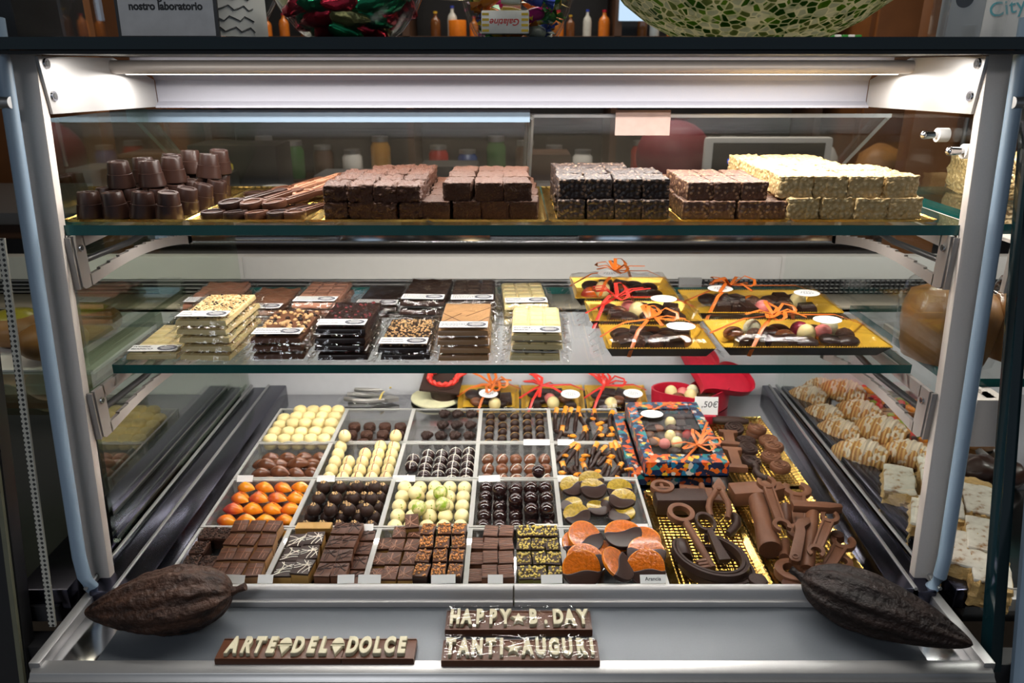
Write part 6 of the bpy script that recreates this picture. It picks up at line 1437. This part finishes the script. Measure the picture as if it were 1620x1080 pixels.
for i, x in enumerate((-.78, -.66)): bthing('white_cup', ('left' if i == 0 else 'right') + ' white cup next to the yellow cloth', 'cup', MB().lathe([(.03, 0), (.042, .08), (.038, .08), (.027, .006)], 20), M['paper'], smooth=40).location = (x, 2.46, BT)
bthing('glass_bowl', 'cut glass bowl on the back counter at the right', 'bowl', MB().lathe([(.05, 0), (.10, .03), (.12, .08), (.115, .08), (.09, .035), (.045, .006)], 24), M['acrylic'], smooth=20).location = (1.05, 2.45, BT - .12 + .12)
note = bthing('squared_note', 'pinkish squared paper note hanging behind the lamp reflector', 'note', MB().box((.205, 1.206, 1.467), (.086, .0008, .038)), mat('pink_squared_paper', (.34, .24, .21), .6, rand=0), smooth=0)
# wooden side cabinets and rear shelving
for x, lab in ((-1.95, 'tall brown wooden cabinet at the left of the shop'), (1.95, 'tall brown wooden cabinet at the right of the shop')):
    c = thing('wood_cabinet', lab, 'cabinet', (x, 3.5, 0)); MB().box((0, 0, 1.2), (1.0, .5, 2.4)).build('cabinet_body', M['wood'], c, smooth=0)
    for s in (-1, 1): d = MB().box((s * .245, -.26, 1.2), (.47, .02, 2.3)).build('cabinet_door', M['wood'], c, bevel=.004); MB().cyl((s * .05, -.285, 1.15), (s * .05, -.285, 1.35), .008).build('door_handle', M['steel'], d)
for x, lab in ((-1.00, 'orange brown wooden post behind the counter at the left'), (1.14, 'orange brown wooden post behind the counter at the right')):
    bthing('wooden_post', lab, 'post', MB().box((x, 1.85 if x < 0 else 2.1, 1.45), (.045 if x < 0 else .12, .06, 2.9)), mat('orange_wood', (.22, .085, .025), .4, var=.3, scale=10, rand=0), bevel=.004)
sh_ = thing('shelf_unit', 'dark shelf unit along the rear with bottles and jars', 'shelf unit', (0, 3.55, 0))
for z in (.45, 1.05, 1.655, 2.05): MB().box((0, 0, z), (2.7, .30, .03)).build('shelf_board', M['wood_dark'], sh_, smooth=0)
for x in (-1.35, -.45, .45, 1.35): MB().box((x, 0, 1.2), (.03, .30, 2.4)).build('upright', M['wood_dark'], sh_, smooth=0)
MB().box((0, .15, 1.2), (2.7, .02, 2.4)).build('back_board', mat('dark_back_board', (.045, .04, .036), .5, rand=0), sh_, smooth=0)
def bottle(h, r, m, capm):
    root = thing('bottle', '', 'bottle'); MB().lathe([(r, 0), (r, h * .55), (r * .85, h * .68), (r * .35, h * .8), (r * .33, h * .92)], 16).build('bottle_body', m, root, smooth=50); MB().cyl((0, 0, h * .92), (0, 0, h), r * .4).build('cap', capm, root); return Kind(root, 'bottle')
bm_ = [bottle(.13, .030, mat('orange_drink', (.60, .17, .02), .15), M['red_card']), bottle(.15, .026, mat('pale_bottle', (.55, .55, .50), .15), M['wrap_blue']), bottle(.14, .030, mat('brown_bottle', (.14, .05, .015), .12), M['yellow_card'])]
bn = ['orange', 'pale', 'brown']
for k in range(36):
    x = -1.28 + k * .073 + (.02 if k % 5 == 0 else 0)
    if min(abs(x - u) for u in (-1.35, -.45, .45, 1.35)) < .05: continue
    i = (k * 2 + k // 4) % 3; bm_[i].put((x, 3.48, 1.6705), f'{bn[i]} bottle on the rear shelf, {NTH[k] + " from the left end" if k < 18 else NTH[35 - k] + " from the right end"}', 'bottles on the rear shelf', (0, 0, k), .62 + .1 * (k % 3))
jm = [(mat('jar_red', (.45, .03, .02), .2), 'red'), (mat('jar_amber', (.50, .24, .03), .2), 'amber'), (M['paper'], 'white'), (M['wood_dark'], 'brown'), (mat('jar_green', (.06, .16, .05), .2), 'green'), (mat('jar_blue', (.05, .10, .30), .2), 'blue')]
jk = []
for m_, c_ in jm:
    r_ = thing('jar', '', 'jar'); MB().lathe([(.042, 0), (.045, .01), (.045, .12), (.036, .135), (.036, .14)], 20).build('jar_body', m_, r_, smooth=40); MB().cyl((0, 0, .14), (0, 0, .16), .038).build('lid', M['steel'], r_); jk.append((Kind(r_, 'jar'), c_))
for k in range(20):
    x = -1.26 + k * .132
    if min(abs(x - u) for u in (-1.35, -.45, .45, 1.35)) < .065: continue
    kk, c_ = jk[(k * 5 + k // 6) % 6]; kk.put((x, 3.47, 1.0655), f'{c_} jar on the middle rear shelf, {NTH[k]} place from the left', 'jars on the middle rear shelf', (0, 0, k), (1, 1, .8 + .25 * ((k * 7) % 4) / 2))
pk_ = Kind(MB().box((0, 0, .014), (.011, .05, .028)).build('small_packet', M['paper'], bevel=.002), 'packet'); pk2 = Kind(MB().box((0, 0, .014), (.011, .05, .028)).build('small_packet', M['wrap_green'], bevel=.002), 'packet')
for k in range(9): (pk_ if k % 2 else pk2).put((.585 + k * .0135, 1.62, CT + .001 + .0), f'{"white" if k % 2 else "green"} packet behind the mosaic bowl, {NTH[k]} from left', 'packets behind the mosaic bowl')
bthing('packet_ledge', 'narrow dark ledge behind the counter top under small packets', 'ledge', MB().box((.2, 1.62, 1.565), (1.9, .14, .03)), M['wood_dark'], bevel=.003)
bthing('orange_can', 'orange can between the two sweet bowls', 'can', MB().cyl((0, 0, 0), (0, 0, .065), .038, n=24), M['wrap_orange'], bevel=.002).location = (-.235, 3.46, 1.6705)
for i, (x, z, w_) in enumerate(((.55, 1.78, .20), (-.75, 1.85, .12), (.02, 1.86, .10))):  # added glowing panels imitating bluish bright spots at the rear
    bthing('glow_panel', ('added bluish glowing panel on the rear shelf right of centre', 'added bluish glowing panel on the rear shelf at the left', 'small added bluish glowing panel on the rear shelf, centre')[i], 'lit panel', MB().box((x, 3.40, z), (w_, .02, .10)), emit('bluish_panel_glow', (.6, .8, 1), 1.0), bevel=.003)
for i, x in enumerate((-1.35, -.2, .95)):
    l_ = thing('pendant_lamp', ('left', 'middle', 'right')[i] + ' pendant lamp hanging in the rear of the shop', 'lamp', (x, 3.2, 1.80)); MB().lathe([(.02, .12), (.03, .10), (.10, 0), (.097, 0), (.02, .10)], 24, cap=False).build('lamp_shade', M['steel'], l_, smooth=40); MB().ball((0, 0, .03), .035, 14, 10).build('bulb', emit('bulb_glow', (1, .75, .4), 6), l_, smooth=60); MB().cyl((0, 0, .12), (0, 0, 1.14), .004).build('cord', M['black'], l_)
